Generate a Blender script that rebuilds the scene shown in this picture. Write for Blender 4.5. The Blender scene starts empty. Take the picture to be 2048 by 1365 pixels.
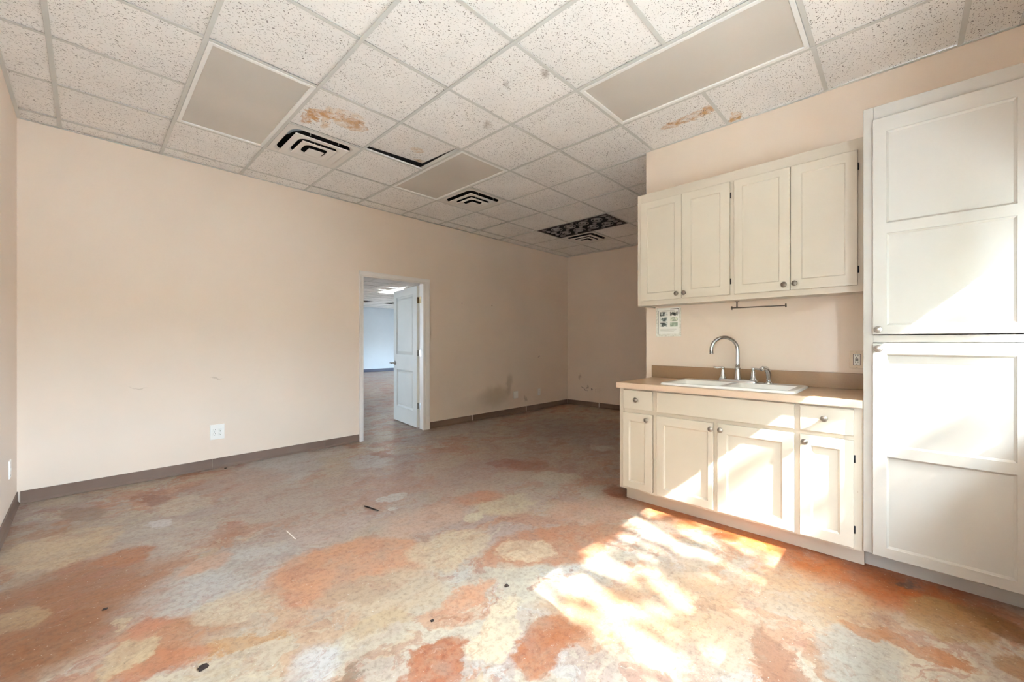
import bpy, bmesh, math, random
from mathutils import Vector, Matrix
random.seed(7)
S = bpy.context.scene
COL = S.collection

def lin(c):
    r = []
    for v in c:
        v = v / 255.0
        r.append(v / 12.92 if v <= 0.04045 else ((v + 0.055) / 1.055) ** 2.4)
    return (r[0], r[1], r[2], 1.0)

# ------------------------------------------------------------------ camera
cam = bpy.data.cameras.new('camera')
cam.sensor_width = 36.0
cam.lens = 814.44 / 2048 * 36.0
cam.shift_y = 3.18 / 2048
cam.clip_start = 0.03
co = bpy.data.objects.new('camera', cam)
COL.objects.link(co)
co.location = (0.1507, -4.6394, 1.2252)
co.rotation_euler = (math.radians(90), 0, math.radians(43.811 - 90))
S.camera = co

# ------------------------------------------------------------------ world, sun, exposure
W = bpy.data.worlds.new('sky')
S.world = W
W.use_nodes = True
_b = W.node_tree.nodes['Background']
_b.inputs[0].default_value = (0.66, 0.84, 1.02, 1)
_b.inputs[1].default_value = 28.0
sun = bpy.data.lights.new('sun', 'SUN')
sun.energy = 17.0
sun.color = (1.0, 0.96, 0.89)
sun.angle = math.radians(0.5)
so = bpy.data.objects.new('sun', sun)
COL.objects.link(so)
so.location = (0, -12, 8)
so.rotation_euler = Vector((0.223, 1.0, -0.945)).to_track_quat('-Z', 'Y').to_euler()
S.view_settings.view_transform = 'Standard'
S.view_settings.look = 'None'
S.view_settings.gamma = 1.0
S.view_settings.use_curve_mapping = False
S.view_settings.exposure = 1.8
S.cycles.max_bounces = 14
S.cycles.diffuse_bounces = 10
S.cycles.glossy_bounces = 4
S.cycles.transparent_max_bounces = 8
S.cycles.sample_clamp_indirect = 6.0
S.cycles.caustics_reflective = False
S.cycles.caustics_refractive = False
S.cycles.use_denoising = True

def portal(name, loc, rot, sx, sy):
    l = bpy.data.lights.new(name, 'AREA')
    l.shape = 'RECTANGLE'; l.size = sx; l.size_y = sy
    l.cycles.is_portal = True
    o = bpy.data.objects.new(name, l); COL.objects.link(o)
    o.location = loc; o.rotation_euler = rot
    return o

# ------------------------------------------------------------------ mesh helpers
class MB:
    """collects quads and tubes, then links them as ONE mesh object"""
    def __init__(s):
        s.v = []; s.f = []; s.m = []; s.sm = []
    def add(s, vs, fs, mi=0, smooth=False):
        o = len(s.v); s.v += [tuple(p) for p in vs]
        for f in fs:
            s.f.append(tuple(i + o for i in f)); s.m.append(mi); s.sm.append(smooth)
        return s
    def quad(s, a, b, c, d, mi=0):
        return s.add([a, b, c, d], [(0, 1, 2, 3)], mi)
    def box(s, x0, x1, y0, y1, z0, z1, mi=0):
        v = [(x0,y0,z0),(x1,y0,z0),(x1,y1,z0),(x0,y1,z0),(x0,y0,z1),(x1,y0,z1),(x1,y1,z1),(x0,y1,z1)]
        return s.add(v, [(0,3,2,1),(4,5,6,7),(0,1,5,4),(1,2,6,5),(2,3,7,6),(3,0,4,7)], mi)
    def cbox(s, x0, x1, y0, y1, z0, z1, b=0.002, mi=0):
        """box with chamfered edges"""
        bm = bmesh.new()
        r = bmesh.ops.create_cube(bm, size=1.0)
        for v in bm.verts:
            v.co = Vector(((x0+x1)/2 + v.co.x*(x1-x0), (y0+y1)/2 + v.co.y*(y1-y0), (z0+z1)/2 + v.co.z*(z1-z0)))
        bmesh.ops.bevel(bm, geom=bm.edges[:], offset=b, segments=1, affect='EDGES', profile=0.5)
        bm.verts.index_update()
        s.add([v.co[:] for v in bm.verts], [[v.index for v in f.verts] for f in bm.faces], mi)
        bm.free(); return s
    def lathe(s, origin, axis, prof, n=20, mi=0, smooth=True):
        """prof: (radius, distance along axis)"""
        ax = Vector(axis).normalized()
        t = ax.orthogonal().normalized(); u = ax.cross(t)
        vs = []; fs = []
        for r, d in prof:
            for k in range(n):
                a = 2*math.pi*k/n
                vs.append(Vector(origin) + ax*d + (t*math.cos(a) + u*math.sin(a))*r)
        for i in range(len(prof)-1):
            for k in range(n):
                fs.append((i*n+k, i*n+(k+1)%n, (i+1)*n+(k+1)%n, (i+1)*n+k))
        fs.append(tuple(range(n))[::-1]); fs.append(tuple(range((len(prof)-1)*n, len(prof)*n)))
        return s.add(vs, fs, mi, smooth)
    def tube(s, pts, r, n=8, mi=0, flat=1.0):
        pts = [Vector(p) for p in pts]
        rs = r if isinstance(r, (list, tuple)) else [r]*len(pts)
        vs = []; fs = []; up = None
        for i, p in enumerate(pts):
            d = (pts[min(i+1, len(pts)-1)] - pts[max(i-1, 0)]).normalized()
            if up is None: up = d.orthogonal().normalized()
            up = (up - d*up.dot(d)).normalized()
            w = d.cross(up)
            for k in range(n):
                a = 2*math.pi*k/n
                vs.append(p + (up*math.cos(a) + w*math.sin(a)*flat)*rs[i])
        for i in range(len(pts)-1):
            for k in range(n):
                fs.append((i*n+k, i*n+(k+1)%n, (i+1)*n+(k+1)%n, (i+1)*n+k))
        fs.append(tuple(range(n))[::-1]); fs.append(tuple(range((len(pts)-1)*n, len(pts)*n)))
        return s.add(vs, fs, mi, True)
    def mesh(s, name, mats):
        me = bpy.data.meshes.new(name)
        me.from_pydata(s.v, [], s.f)
        for m in (mats if isinstance(mats, (list, tuple)) else [mats]): me.materials.append(m)
        me.polygons.foreach_set('material_index', s.m)
        me.polygons.foreach_set('use_smooth', s.sm)
        bm = bmesh.new(); bm.from_mesh(me)
        bmesh.ops.recalc_face_normals(bm, faces=bm.faces[:]); bm.to_mesh(me); bm.free()
        me.update(); return me
    def build(s, name, mats, parent=None, loc=None):
        o = bpy.data.objects.new(name, s.mesh(name, mats))
        COL.objects.link(o)
        if loc: o.location = loc
        if parent: put(o, parent)
        return o

def put(o, parent):
    """parents without moving: parents sit unrotated, children hold their offset"""
    o.parent = parent
    w = Vector((0,0,0)); p = parent
    while p: w += p.location; p = p.parent
    o.location = o.location - w
    return o

def inst(me, name, parent=None, loc=(0,0,0), rot=None):
    o = bpy.data.objects.new(name, me); COL.objects.link(o); o.location = loc
    if rot: o.rotation_euler = rot
    if parent: put(o, parent)
    return o

def tag(o, label=None, cat=None, group=None, kind=None):
    if label: o['label'] = label
    if cat: o['category'] = cat
    if group: o['group'] = group
    if kind: o['kind'] = kind
    return o

def thing(name, loc, label, cat, group=None):
    o = bpy.data.objects.new(name, None); COL.objects.link(o); o.location = loc
    o.empty_display_size = 0.1
    return tag(o, label, cat, group)

def struct(o, label):
    return tag(o, label, kind='structure')

def struct_empty(name, loc, label):
    o = bpy.data.objects.new(name, None); COL.objects.link(o); o.location = loc
    return struct(o, label)

# ------------------------------------------------------------------ materials
class NT:
    def __init__(s, name, rough=0.6, spec=0.4, metal=0.0, color=None):
        s.mat = bpy.data.materials.new(name); s.mat.use_nodes = True
        s.t = s.mat.node_tree; s.n = s.t.nodes; s.l = s.t.links
        s.p = s.n['Principled BSDF']
        s.p.inputs['Roughness'].default_value = rough
        s.p.inputs['Specular IOR Level'].default_value = spec
        s.p.inputs['Metallic'].default_value = metal
        if color: s.p.inputs['Base Color'].default_value = lin(color)
    def new(s, t, **kw):
        n = s.n.new(t)
        for k, v in kw.items(): setattr(n, k, v)
        return n
    def link(s, a, b): s.l.new(a, b)
    def coord(s, kind='Object'): return s.new('ShaderNodeTexCoord').outputs[kind]
    def position(s): return s.new('ShaderNodeNewGeometry').outputs['Position']
    def noise(s, vec, scale, detail=4, rough=0.55, color=False, dist=0.0):
        n = s.new('ShaderNodeTexNoise'); n.inputs['Scale'].default_value = scale
        n.inputs['Detail'].default_value = detail; n.inputs['Roughness'].default_value = rough
        n.inputs['Distortion'].default_value = dist
        if vec is not None: s.link(vec, n.inputs['Vector'])
        return n.outputs['Color' if color else 'Fac']
    def math(s, op, a, b=None, c=None, clamp=False):
        n = s.new('ShaderNodeMath', operation=op); n.use_clamp = clamp
        for i, v in enumerate((a, b, c)):
            if v is None: continue
            if isinstance(v, (int, float)): n.inputs[i].default_value = v
            else: s.link(v, n.inputs[i])
        return n.outputs[0]
    def vmath(s, op, a, b=None, scale=None):
        n = s.new('ShaderNodeVectorMath', operation=op)
        for i, v in enumerate((a, b)):
            if v is None: continue
            if isinstance(v, (tuple, list)): n.inputs[i].default_value = v
            else: s.link(v, n.inputs[i])
        if scale is not None: n.inputs['Scale'].default_value = scale
        return n.outputs['Value' if op in ('LENGTH', 'DOT_PRODUCT', 'DISTANCE') else 'Vector']
    def ramp(s, fac, stops, interp='LINEAR'):
        n = s.new('ShaderNodeValToRGB'); n.color_ramp.interpolation = interp
        e = n.color_ramp.elements
        while len(e) < len(stops): e.new(0.5)
        for i, (p, c) in enumerate(stops):
            e[i].position = p; e[i].color = c if len(c) == 4 else lin(c)
        s.link(fac, n.inputs[0]); return n.outputs[0]
    def smooth(s, v, lo, hi, a=0.0, b=1.0):
        n = s.new('ShaderNodeMapRange', interpolation_type='SMOOTHSTEP')
        n.inputs[1].default_value = lo; n.inputs[2].default_value = hi
        n.inputs[3].default_value = a; n.inputs[4].default_value = b
        s.link(v, n.inputs[0]); return n.outputs[0]
    def mix(s, fac, a, b, blend='MIX'):
        n = s.new('ShaderNodeMix', data_type='RGBA', blend_type=blend)
        for sock, v in ((n.inputs[0], fac), (n.inputs[6], a), (n.inputs[7], b)):
            if isinstance(v, (int, float)): sock.default_value = v
            elif isinstance(v, tuple): sock.default_value = v if len(v) == 4 else lin(v)
            else: s.link(v, sock)
        return n.outputs[2]
    def mapping(s, vec, loc=(0,0,0), rot=(0,0,0), scale=(1,1,1), kind='POINT'):
        n = s.new('ShaderNodeMapping', vector_type=kind)
        n.inputs['Location'].default_value = loc; n.inputs['Rotation'].default_value = rot
        n.inputs['Scale'].default_value = scale
        s.link(vec, n.inputs['Vector']); return n.outputs[0]
    def bump(s, h, strength=0.2, dist=0.01):
        n = s.new('ShaderNodeBump'); n.inputs['Strength'].default_value = strength
        n.inputs['Distance'].default_value = dist
        s.link(h, n.inputs['Height']); s.link(n.outputs[0], s.p.inputs['Normal'])
    def base(s, v): s.link(v, s.p.inputs['Base Color'])
    def ellipse(s, vec, c, half, rot, soft):
        """1 inside an ellipse on a surface, 0 outside"""
        q = s.mapping(vec, c, rot, half, 'TEXTURE')
        return s.smooth(s.vmath('LENGTH', q), 1.0 - soft, 1.0 + soft, 1.0, 0.0)

def plain(name, color, rough=0.5, spec=0.4, metal=0.0):
    return NT(name, rough, spec, metal, color).mat

def paint(name, color, rough=0.55, spec=0.3, var=6, chips=None):
    n = NT(name, rough, spec)
    P = n.position()
    c2 = tuple(max(0, x - var) for x in color)
    col = n.mix(n.smooth(n.noise(P, 1.7, 3), 0.35, 0.65), color, c2)
    if chips:
        k = n.smooth(n.noise(P, 42, 3, 0.6), 0.735, 0.755)
        col = n.mix(k, col, chips)
    n.base(col)
    n.bump(n.noise(P, 260, 2), 0.05, 0.002)
    return n.mat

def wall_paint(name, color, marks=()):
    n = NT(name, 0.6, 0.28)
    P = n.position()
    c2 = tuple(x - 5 for x in color)
    col = n.mix(n.smooth(n.noise(P, 0.9, 4), 0.35, 0.7), color, c2)
    Pw = n.vmath('ADD', P, n.vmath('SCALE', n.vmath('SUBTRACT', n.noise(P, 5, 4, 0.6, True), (.5,.5,.5)), scale=0.22))
    for (c, half, rot, soft, mc, amt) in marks:
        e = n.ellipse(Pw, c, half, rot, soft)
        col = n.mix(n.math('MULTIPLY', e, amt), col, mc)
    # small scuffs and nail marks
    sc = n.smooth(n.noise(n.mapping(P, scale=(3, 3, 9)), 3.2, 5, 0.75), 0.73, 0.76)
    col = n.mix(n.math('MULTIPLY', sc, 0.25), col, (150, 130, 112))
    n.base(col)
    n.bump(n.noise(P, 190, 2), 0.08, 0.002)
    return n.mat

BLOBS = [  # floor stains; far ones hold some shade, right ones darkened against window light
(4.28,-1.52,1.09,1.11,-0.23,(140,116,110),0.90), (2.64,-1.98,1.08,0.93,-0.38,(178,146,134),0.90),
(2.08,-1.40,0.77,0.79,-0.19,(186,160,148),0.90), (0.86,-2.79,0.39,0.38,-0.46,(206,186,156),0.70),
(-0.03,-1.80,0.30,0.58,-0.31,(150,98,60),0.60), (-0.10,-0.73,0.29,0.54,0.62,(140,100,70),0.70),
(2.70,-4.35,0.26,0.36,-1.61,(186,150,112),0.60), (2.07,-4.08,0.20,0.31,-1.59,(180,142,108),0.70),
(3.06,-4.30,0.66,0.31,-1.68,(176,88,24),0.45), (3.08,-3.56,0.54,0.18,-1.58,(188,106,42),0.50),
(3.04,-4.68,0.27,0.30,-1.69,(164,82,24),0.40), (0.63,-2.06,0.40,0.28,0.18,(196,190,184),0.30),
(0.46,-1.31,0.28,0.32,0.29,(194,182,172),0.40), (1.19,-1.14,0.41,0.50,0.14,(190,172,162),0.60),
(4.93,-1.35,0.71,0.82,-0.29,(112,100,104),0.80), (0.11,-1.82,0.32,0.42,-0.03,(156,104,68),0.50),
(-0.01,-2.13,0.22,0.26,-0.35,(142,90,54),0.50), (0.38,-2.48,0.24,0.14,-0.25,(180,126,92),0.40),
(3.02,-4.62,0.04,0.06,-1.87,(84,58,42),0.25), (2.06,-3.82,0.52,0.25,-0.39,(192,156,124),0.60),
(1.78,-3.58,0.22,0.12,-0.46,(190,146,114),0.40), (0.03,-1.01,0.26,0.31,0.40,(208,182,150),0.12),
(-0.07,-1.81,0.08,0.13,0.77,(182,152,116),0.15), (0.25,-2.50,0.09,0.12,0.00,(206,182,148),0.12),
(1.16,-2.47,0.42,0.32,-0.40,(206,150,116),0.12), (1.66,-2.69,0.26,0.19,-0.13,(214,190,160),0.14),
(1.06,-3.33,0.15,0.08,0.32,(166,98,64),0.10), (0.62,-2.41,0.15,0.14,-0.44,(210,190,164),0.12),
(0.58,-2.69,0.14,0.04,-0.32,(192,146,102),0.15), (0.33,-2.63,0.14,0.07,-0.18,(186,122,88),0.18),
(0.31,-2.33,0.08,0.10,-0.31,(190,128,98),0.20), (0.22,-2.21,0.05,0.03,1.03,(206,184,152),0.12),
(0.75,-3.02,0.11,0.12,-0.36,(208,203,198),0.40), (0.82,-3.19,0.05,0.03,0.32,(124,104,82),0.10),
(0.60,-1.86,0.12,0.10,0.53,(204,164,140),0.25), (0.27,-1.45,0.11,0.13,0.48,(176,114,74),0.20),
(0.54,-0.44,0.09,0.18,0.18,(150,96,76),0.20), (0.14,-0.42,0.09,0.21,0.26,(148,122,104),0.25),
(0.51,-1.01,0.07,0.08,0.49,(216,212,212),0.15), (0.83,-1.41,0.04,0.07,0.31,(184,134,114),0.20),
(0.65,-0.71,0.17,0.20,-0.03,(205,190,172),0.20), (1.95,0.06,0.31,0.24,0.19,(206,200,194),0.20),
(1.46,-0.22,0.36,0.53,-0.32,(198,194,192),0.20), (1.12,-0.40,0.29,0.41,0.02,(188,160,146),0.30),
(1.43,-3.58,0.19,0.10,-0.15,(168,104,68),0.10), (1.36,-3.37,0.23,0.09,0.27,(215,195,166),0.10),
(2.15,-3.15,0.48,0.20,-0.40,(184,126,94),0.15), (1.93,-3.06,0.14,0.12,-0.34,(215,190,160),0.12),
(2.70,-2.99,0.33,0.24,-0.53,(200,160,138),0.30), (1.96,-4.26,0.19,0.08,0.56,(160,116,92),0.10),
(2.06,-4.39,0.11,0.05,0.52,(172,132,104),0.12), (2.24,-4.49,0.13,0.23,-1.75,(180,174,164),0.12),
(2.46,-4.67,0.15,0.05,-1.84,(174,114,70),0.12), (2.45,-4.51,0.09,0.05,-1.47,(176,120,78),0.15),
(2.79,-4.77,0.14,0.18,-1.85,(166,130,82),0.15), (2.87,-4.93,0.12,0.09,-2.60,(136,90,44),0.20),
(2.57,-4.92,0.06,0.08,-2.38,(164,120,72),0.15), (2.15,-0.70,0.18,0.29,-0.02,(196,191,188),0.10),
(1.84,-1.72,0.09,0.09,0.17,(206,200,194),0.12), (2.45,-0.31,0.07,0.10,-0.13,(204,196,180),0.12),
(1.69,-1.95,0.03,0.04,0.09,(218,214,210),0.12), (2.04,-2.47,0.09,0.06,0.06,(215,200,172),0.10),
(3.09,-1.71,0.16,0.13,-0.35,(160,106,96),0.15), (3.18,-1.95,0.19,0.15,-0.44,(164,108,92),0.20),
(4.30,-2.11,0.16,0.13,-0.80,(194,184,178),0.10), (3.07,-2.37,0.21,0.19,-0.62,(204,194,180),0.20),
(3.16,-2.96,0.09,0.14,-0.57,(142,78,54),0.20), (3.93,-0.12,0.65,0.24,0.14,(184,176,172),0.20),
(2.34,-2.44,0.23,0.25,-0.51,(205,185,156),0.15), (2.31,-2.23,0.22,0.13,-0.24,(196,140,114),0.20),
(1.77,-2.26,0.33,0.18,-0.10,(204,170,150),0.25), (1.25,-1.93,0.26,0.21,-0.18,(196,176,166),0.30),
(1.22,-2.84,0.26,0.17,-0.29,(200,176,150),0.30), (1.05,-2.97,0.15,0.07,-0.40,(196,170,138),0.25),
(1.42,-3.10,0.19,0.07,-0.08,(204,150,118),0.15), (1.09,-2.70,0.19,0.09,-0.54,(186,160,136),0.25)
]
def floor_material():
    n = NT('stained_concrete', 0.42, 0.45)
    P = n.position()
    w1 = n.vmath('SCALE', n.vmath('SUBTRACT', n.noise(P, 2.2, 4, 0.55, True), (.5,.5,.5)), scale=0.75)
    w2 = n.vmath('SCALE', n.vmath('SUBTRACT', n.noise(P, 11, 5, 0.65, True), (.5,.5,.5)), scale=0.16)
    w3 = n.vmath('SCALE', n.vmath('SUBTRACT', n.noise(P, 45, 4, 0.7, True), (.5,.5,.5)), scale=0.045)
    Pb = n.vmath('ADD', n.vmath('ADD', P, w2), w3)
    Pw = n.vmath('ADD', Pb, n.vmath('SCALE', w1, scale=0.42))
    Pl = n.vmath('ADD', P, w1)
    Ps = n.mapping(Pl, scale=(1.0, 1.55, 1.0), rot=(0, 0, 0.35))
    a = n.noise(Ps, 1.1, 5, 0.6)
    b = n.noise(n.mapping(Ps, loc=(7, 3, 0)), 1.5, 6, 0.62)
    c = n.noise(n.mapping(Ps, loc=(2, 11, 0)), 2.2, 6, 0.6)
    d = n.noise(n.mapping(Pl, loc=(5, 5, 3)), 4.5, 6, 0.65)
    cream, mauve, salmon = (200, 187, 168), (182, 162, 152), (194, 142, 112)
    rust, pale, tan = (168, 108, 78), (202, 197, 191), (198, 174, 146)
    col = n.mix(n.smooth(a, 0.40, 0.60), cream, mauve)
    col = n.mix(n.math('MULTIPLY', n.smooth(b, 0.525, 0.555), 0.75), col, salmon)
    col = n.mix(n.math('MULTIPLY', n.smooth(b, 0.61, 0.64), 0.7), col, rust)
    col = n.mix(n.math('MULTIPLY', n.smooth(c, 0.59, 0.615), 0.8), col, cream)
    col = n.mix(n.math('MULTIPLY', n.smooth(c, 0.40, 0.375), 0.7), col, tan)
    col = n.mix(n.math('MULTIPLY', n.smooth(d, 0.585, 0.605), 0.6), col, pale)
    f = n.noise(n.mapping(Ps, loc=(13, 4, 1)), 3.4, 7, 0.66)
    col = n.mix(n.math('MULTIPLY', n.smooth(f, 0.565, 0.585), 0.6), col, (168, 118, 100))
    col = n.mix(n.math('MULTIPLY', n.smooth(f, 0.42, 0.40), 0.55), col, (212, 196, 172))
    veil = n.noise(n.mapping(Pb, loc=(1, 8, 0)), 5.5, 7, 0.72)
    thin = n.smooth(veil, 0.36, 0.60, 0.55, 0.95)
    for (x, y, L, M, ang, bc, soft) in BLOBS:
        e = n.ellipse(Pw, (x, y, 0), (L, M, 50.0), (0, 0, ang), max(soft, 0.12))
        if soft >= 0.7: e = n.math('MULTIPLY', e, 0.55)
        col = n.mix(n.math('MULTIPLY', e, thin), col, bc)
        # pass the point on through a null offset, so that the shader works the patches one after another
        mu = n.new('ShaderNodeVectorMath', operation='MULTIPLY_ADD')
        n.link(e, mu.inputs[0]); mu.inputs[1].default_value = (1e-7, 1e-7, 1e-7); n.link(Pw, mu.inputs[2]); Pw = mu.outputs[0]
    # darker tide lines along patch edges
    for q, lv in ((b, 0.54), (c, 0.60), (d, 0.645)):
        edge = n.smooth(n.math('ABSOLUTE', n.math('SUBTRACT', q, lv)), 0.0, 0.014, 1.0, 0.0)
        col = n.mix(n.math('MULTIPLY', edge, n.smooth(veil, 0.45, 0.65, 0.0, 0.5)), col, (158, 104, 82))
    red = n.smooth(n.noise(n.mapping(Pb, loc=(3, 2, 6), scale=(1, 1.8, 1), rot=(0, 0, 0.4)), 3.4, 7, 0.72), 0.56, 0.66)
    col = n.mix(n.math('MULTIPLY', red, 0.42), col, (172, 112, 92))
    col = n.mix(n.smooth(veil, 0.30, 0.55, 0.22, 0.0), col, (140, 116, 104), 'MULTIPLY')
    # mottling, drags, scratches, specks
    m = n.noise(n.mapping(Pb, scale=(1, 2.0, 1), rot=(0, 0, 0.5)), 7, 7, 0.7)
    col = n.mix(n.smooth(m, 0.30, 0.72, 0.0, 0.40), col, (226, 212, 196), 'SOFT_LIGHT')
    m2 = n.noise(P, 38, 6, 0.74)
    col = n.mix(n.smooth(m2, 0.44, 0.68, 0.0, 0.36), col, (120, 88, 70), 'MULTIPLY')
    m3 = n.noise(n.mapping(Pb, loc=(4, 1, 0), scale=(1, 2.6, 1), rot=(0, 0, 0.4)), 16, 5, 0.7)
    col = n.mix(n.smooth(m3, 0.62, 0.70, 0.0, 0.40), col, (222, 212, 200))
    sp = n.smooth(n.noise(P, 70, 3, 0.6), 0.715, 0.745)
    col = n.mix(n.math('MULTIPLY', sp, 0.75), col, (70, 52, 44))
    wp = n.smooth(n.noise(n.mapping(P, loc=(9, 9, 0)), 90, 2, 0.5), 0.705, 0.74)
    col = n.mix(n.math('MULTIPLY', wp, 0.7), col, (236, 230, 222))
    sc = n.smooth(n.noise(n.mapping(Pb, scale=(2, 60, 1), rot=(0, 0, 0.9)), 2.0, 4, 0.7), 0.70, 0.73)
    col = n.mix(n.math('MULTIPLY', sc, 0.35), col, (232, 222, 210))
    hs = n.new('ShaderNodeHueSaturation'); hs.inputs['Saturation'].default_value = 1.0; hs.inputs['Value'].default_value = 0.665
    n.link(col, hs.inputs['Color'])
    n.base(hs.outputs[0])
    n.link(n.smooth(m, 0.3, 0.7, 0.30, 0.50), n.p.inputs['Roughness'])
    n.bump(n.math('ADD', n.noise(P, 9, 5), n.math('MULTIPLY', m2, 0.25)), 0.12, 0.01)
    return n.mat

def tile_material(name, stains=(), tint=(244, 243, 241)):
    n = NT(name, 0.9, 0.1)
    P = n.coord('Object')
    oi = n.new('ShaderNodeObjectInfo')
    off = n.vmath('ADD', n.vmath('SCALE', oi.outputs['Location'], scale=3.17), P)
    warp = n.vmath('ADD', off, n.vmath('SCALE', n.vmath('SUBTRACT', n.noise(off, 22, 2, 0.5, True), (.5,.5,.5)), scale=0.045))
    def specks(scale, size, rot):
        v = n.new('ShaderNodeTexVoronoi'); v.inputs['Scale'].default_value = scale
        n.link(n.mapping(warp, rot=(0, 0, rot), scale=(1, 1.9, 1)), v.inputs['Vector'])
        sep = n.new('ShaderNodeSeparateColor')
        n.link(v.outputs['Color'], sep.inputs[0])
        thr = n.math('MULTIPLY', sep.outputs[0], size)
        return n.smooth(n.math('SUBTRACT', v.outputs['Distance'], thr), 0.0, 0.05, 1.0, 0.0)
    k = n.math('MAXIMUM', specks(62, 0.30, 0.4), specks(80, 0.26, 1.7))
    dens = n.smooth(n.noise(off, 3.0, 2), 0.30, 0.6, 0.55, 1.0)
    k = n.math('MULTIPLY', k, dens)
    t2 = tuple(x - 7 for x in tint)
    col = n.mix(n.smooth(n.noise(off, 2.4, 4), 0.35, 0.7), tint, t2)
    if stains:
        Pw = n.vmath('ADD', P, n.vmath('SCALE', n.vmath('SUBTRACT', n.noise(P, 13, 5, 0.65, True), (.5,.5,.5)), scale=0.14))
        ring = n.math('MULTIPLY', n.smooth(n.noise(P, 15, 5, 0.6), 0.38, 0.62), 1.0)
        for (x, y, a, b, ang, sc, soft, amt) in stains:
            q = n.mapping(Pw, (x, y, 0), (0, 0, ang), (a, b, 9.0), 'TEXTURE')
            L = n.vmath('LENGTH', q)
            e = n.smooth(L, 1 - soft, 1 + soft, 1.0, 0.0)
            rim = n.math('MULTIPLY', n.smooth(L, 0.78, 0.97), n.smooth(L, 1.0, 1.12, 1.0, 0.0))
            f = n.math('MULTIPLY', e, n.math('ADD', n.math('MULTIPLY', ring, amt), 0.18), None, True)
            f = n.math('MAXIMUM', f, n.math('MULTIPLY', rim, amt * 0.7))
            col = n.mix(f, col, sc)
    col = n.mix(n.math('MULTIPLY', k, 0.9), col, (104, 98, 92))
    n.base(col)
    n.bump(n.math('SUBTRACT', n.math('MULTIPLY', n.noise(off, 120, 3), 0.3), k), 0.35, 0.004)
    return n.mat

WALLC = (229, 213, 197)
M = {}
M['wall'] = wall_paint('beige_wall_paint', WALLC)
M['wall_n'] = wall_paint('beige_wall_paint_long', WALLC, (
    ((4.80, 0.2, 0.36), (0.30, 9, 0.13), (0, 0, 0), 0.7, (168, 150, 122), 0.55),
    ((5.12, 0.2, 0.50), (0.07, 9, 0.16), (0, 0.25, 0), 0.6, (160, 140, 118), 0.45),
    ((4.65, 0.2, 0.22), (0.55, 9, 0.14), (0, 0, 0), 0.8, (180, 168, 152), 0.40),
    ((5.55, 0.2, 0.25), (0.05, 9, 0.03), (0, 0.6, 0), 0.5, (150, 128, 108), 0.5),
    ((0.44, 0.2, 0.84), (0.06, 9, 0.008), (0, 0.1, 0), 0.5, (190, 170, 150), 0.5),
    ((1.02, 0.2, 0.86), (0.03, 9, 0.006), (0, 0.1, 0), 0.5, (190, 170, 150), 0.5),
    ((5.9, 0.2, 0.95), (0.02, 9, 0.012), (0, 0, 0), 0.4, (130, 110, 96), 0.6)))
M['wall_e'] = wall_paint('beige_wall_paint_back', WALLC, (
    ((6.8, -0.20, 0.33), (9, 0.05, 0.012), (0.5, 0, 0), 0.5, (120, 100, 86), 0.75),
    ((6.8, -0.37, 0.33), (9, 0.035, 0.016), (0.9, 0, 0), 0.5, (90, 74, 66), 0.9),
    ((6.8, -0.09, 0.55), (9, 0.03, 0.05), (0, 0, 0), 0.6, (160, 138, 120), 0.5),
    ((6.8, -0.25, 0.36), (9, 0.02, 0.02), (0, 0, 0), 0.5, (150, 128, 110), 0.6)))
M['farwall'] = wall_paint('pale_blue_wall_paint', (200, 208, 214))
M['white'] = paint('white_trim_paint', (236, 231, 226), 0.4, 0.4)
M['door'] = paint('grey_white_door_paint', (226, 228, 224), 0.4, 0.4, 4)
M['cab'] = paint('off_white_cabinet_paint', (198, 187, 171), 0.38, 0.4, 5, (176, 160, 140))
M['cabdoor'] = paint('off_white_cabinet_door_paint', (200, 190, 174), 0.36, 0.42, 4)
M['pantry'] = paint('pale_grey_cream_cabinet_paint', (168, 161, 151), 0.38, 0.4, 4)  # same cabinet paint, darkened to offset the window light on the pantry
M['cabin'] = plain('cabinet_inside', (190, 170, 145), 0.7)
M['grid'] = plain('white_ceiling_grid_paint', (206, 207, 203), 0.45)
M['lampframe'] = plain('white_lamp_frame', (240, 241, 239), 0.4)
M['vent'] = plain('white_vent_enamel', (226, 223, 218), 0.42)
M['dark'] = plain('dark_duct_inside', (22, 20, 19), 0.9)
M['foil'] = plain('grey_flexible_duct', (160, 170, 180), 0.5)
M['slab'] = plain('dark_roof_deck', (90, 86, 82), 0.9)
M['base'] = paint('brown_vinyl_base', (120, 99, 86), 0.45, 0.4, 10)
M['basejoint'] = plain('pale_vinyl_joint', (214, 205, 196), 0.6)
M['darkbase'] = plain('navy_vinyl_base', (62, 66, 84), 0.5)
M['chrome'] = plain('polished_chrome', (205, 205, 205), 0.12, 0.5, 1.0)
M['nickel'] = plain('brushed_nickel', (150, 142, 134), 0.28, 0.5, 1.0)
M['oldnickel'] = plain('dark_nickel', (110, 100, 90), 0.32, 0.5, 1.0)
M['brass'] = plain('worn_brass_hinge', (140, 118, 86), 0.4, 0.5, 0.9)
M['steel'] = plain('hinge_steel', (170, 168, 164), 0.35, 0.5, 0.9)
M['black'] = plain('black_plastic', (22, 20, 20), 0.5)
M['plate'] = plain('white_wall_plate', (236, 234, 228), 0.35, 0.5)
M['beigeplate'] = plain('beige_wall_plate', (222, 204, 182), 0.4, 0.5)
M['porcelain'] = plain('white_enamel', (244, 243, 239), 0.16, 0.5)
M['rust'] = plain('dark_twig', (44, 32, 26), 0.9)
M['paperwhite'] = plain('white_paper', (242, 242, 236), 0.5)

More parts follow.
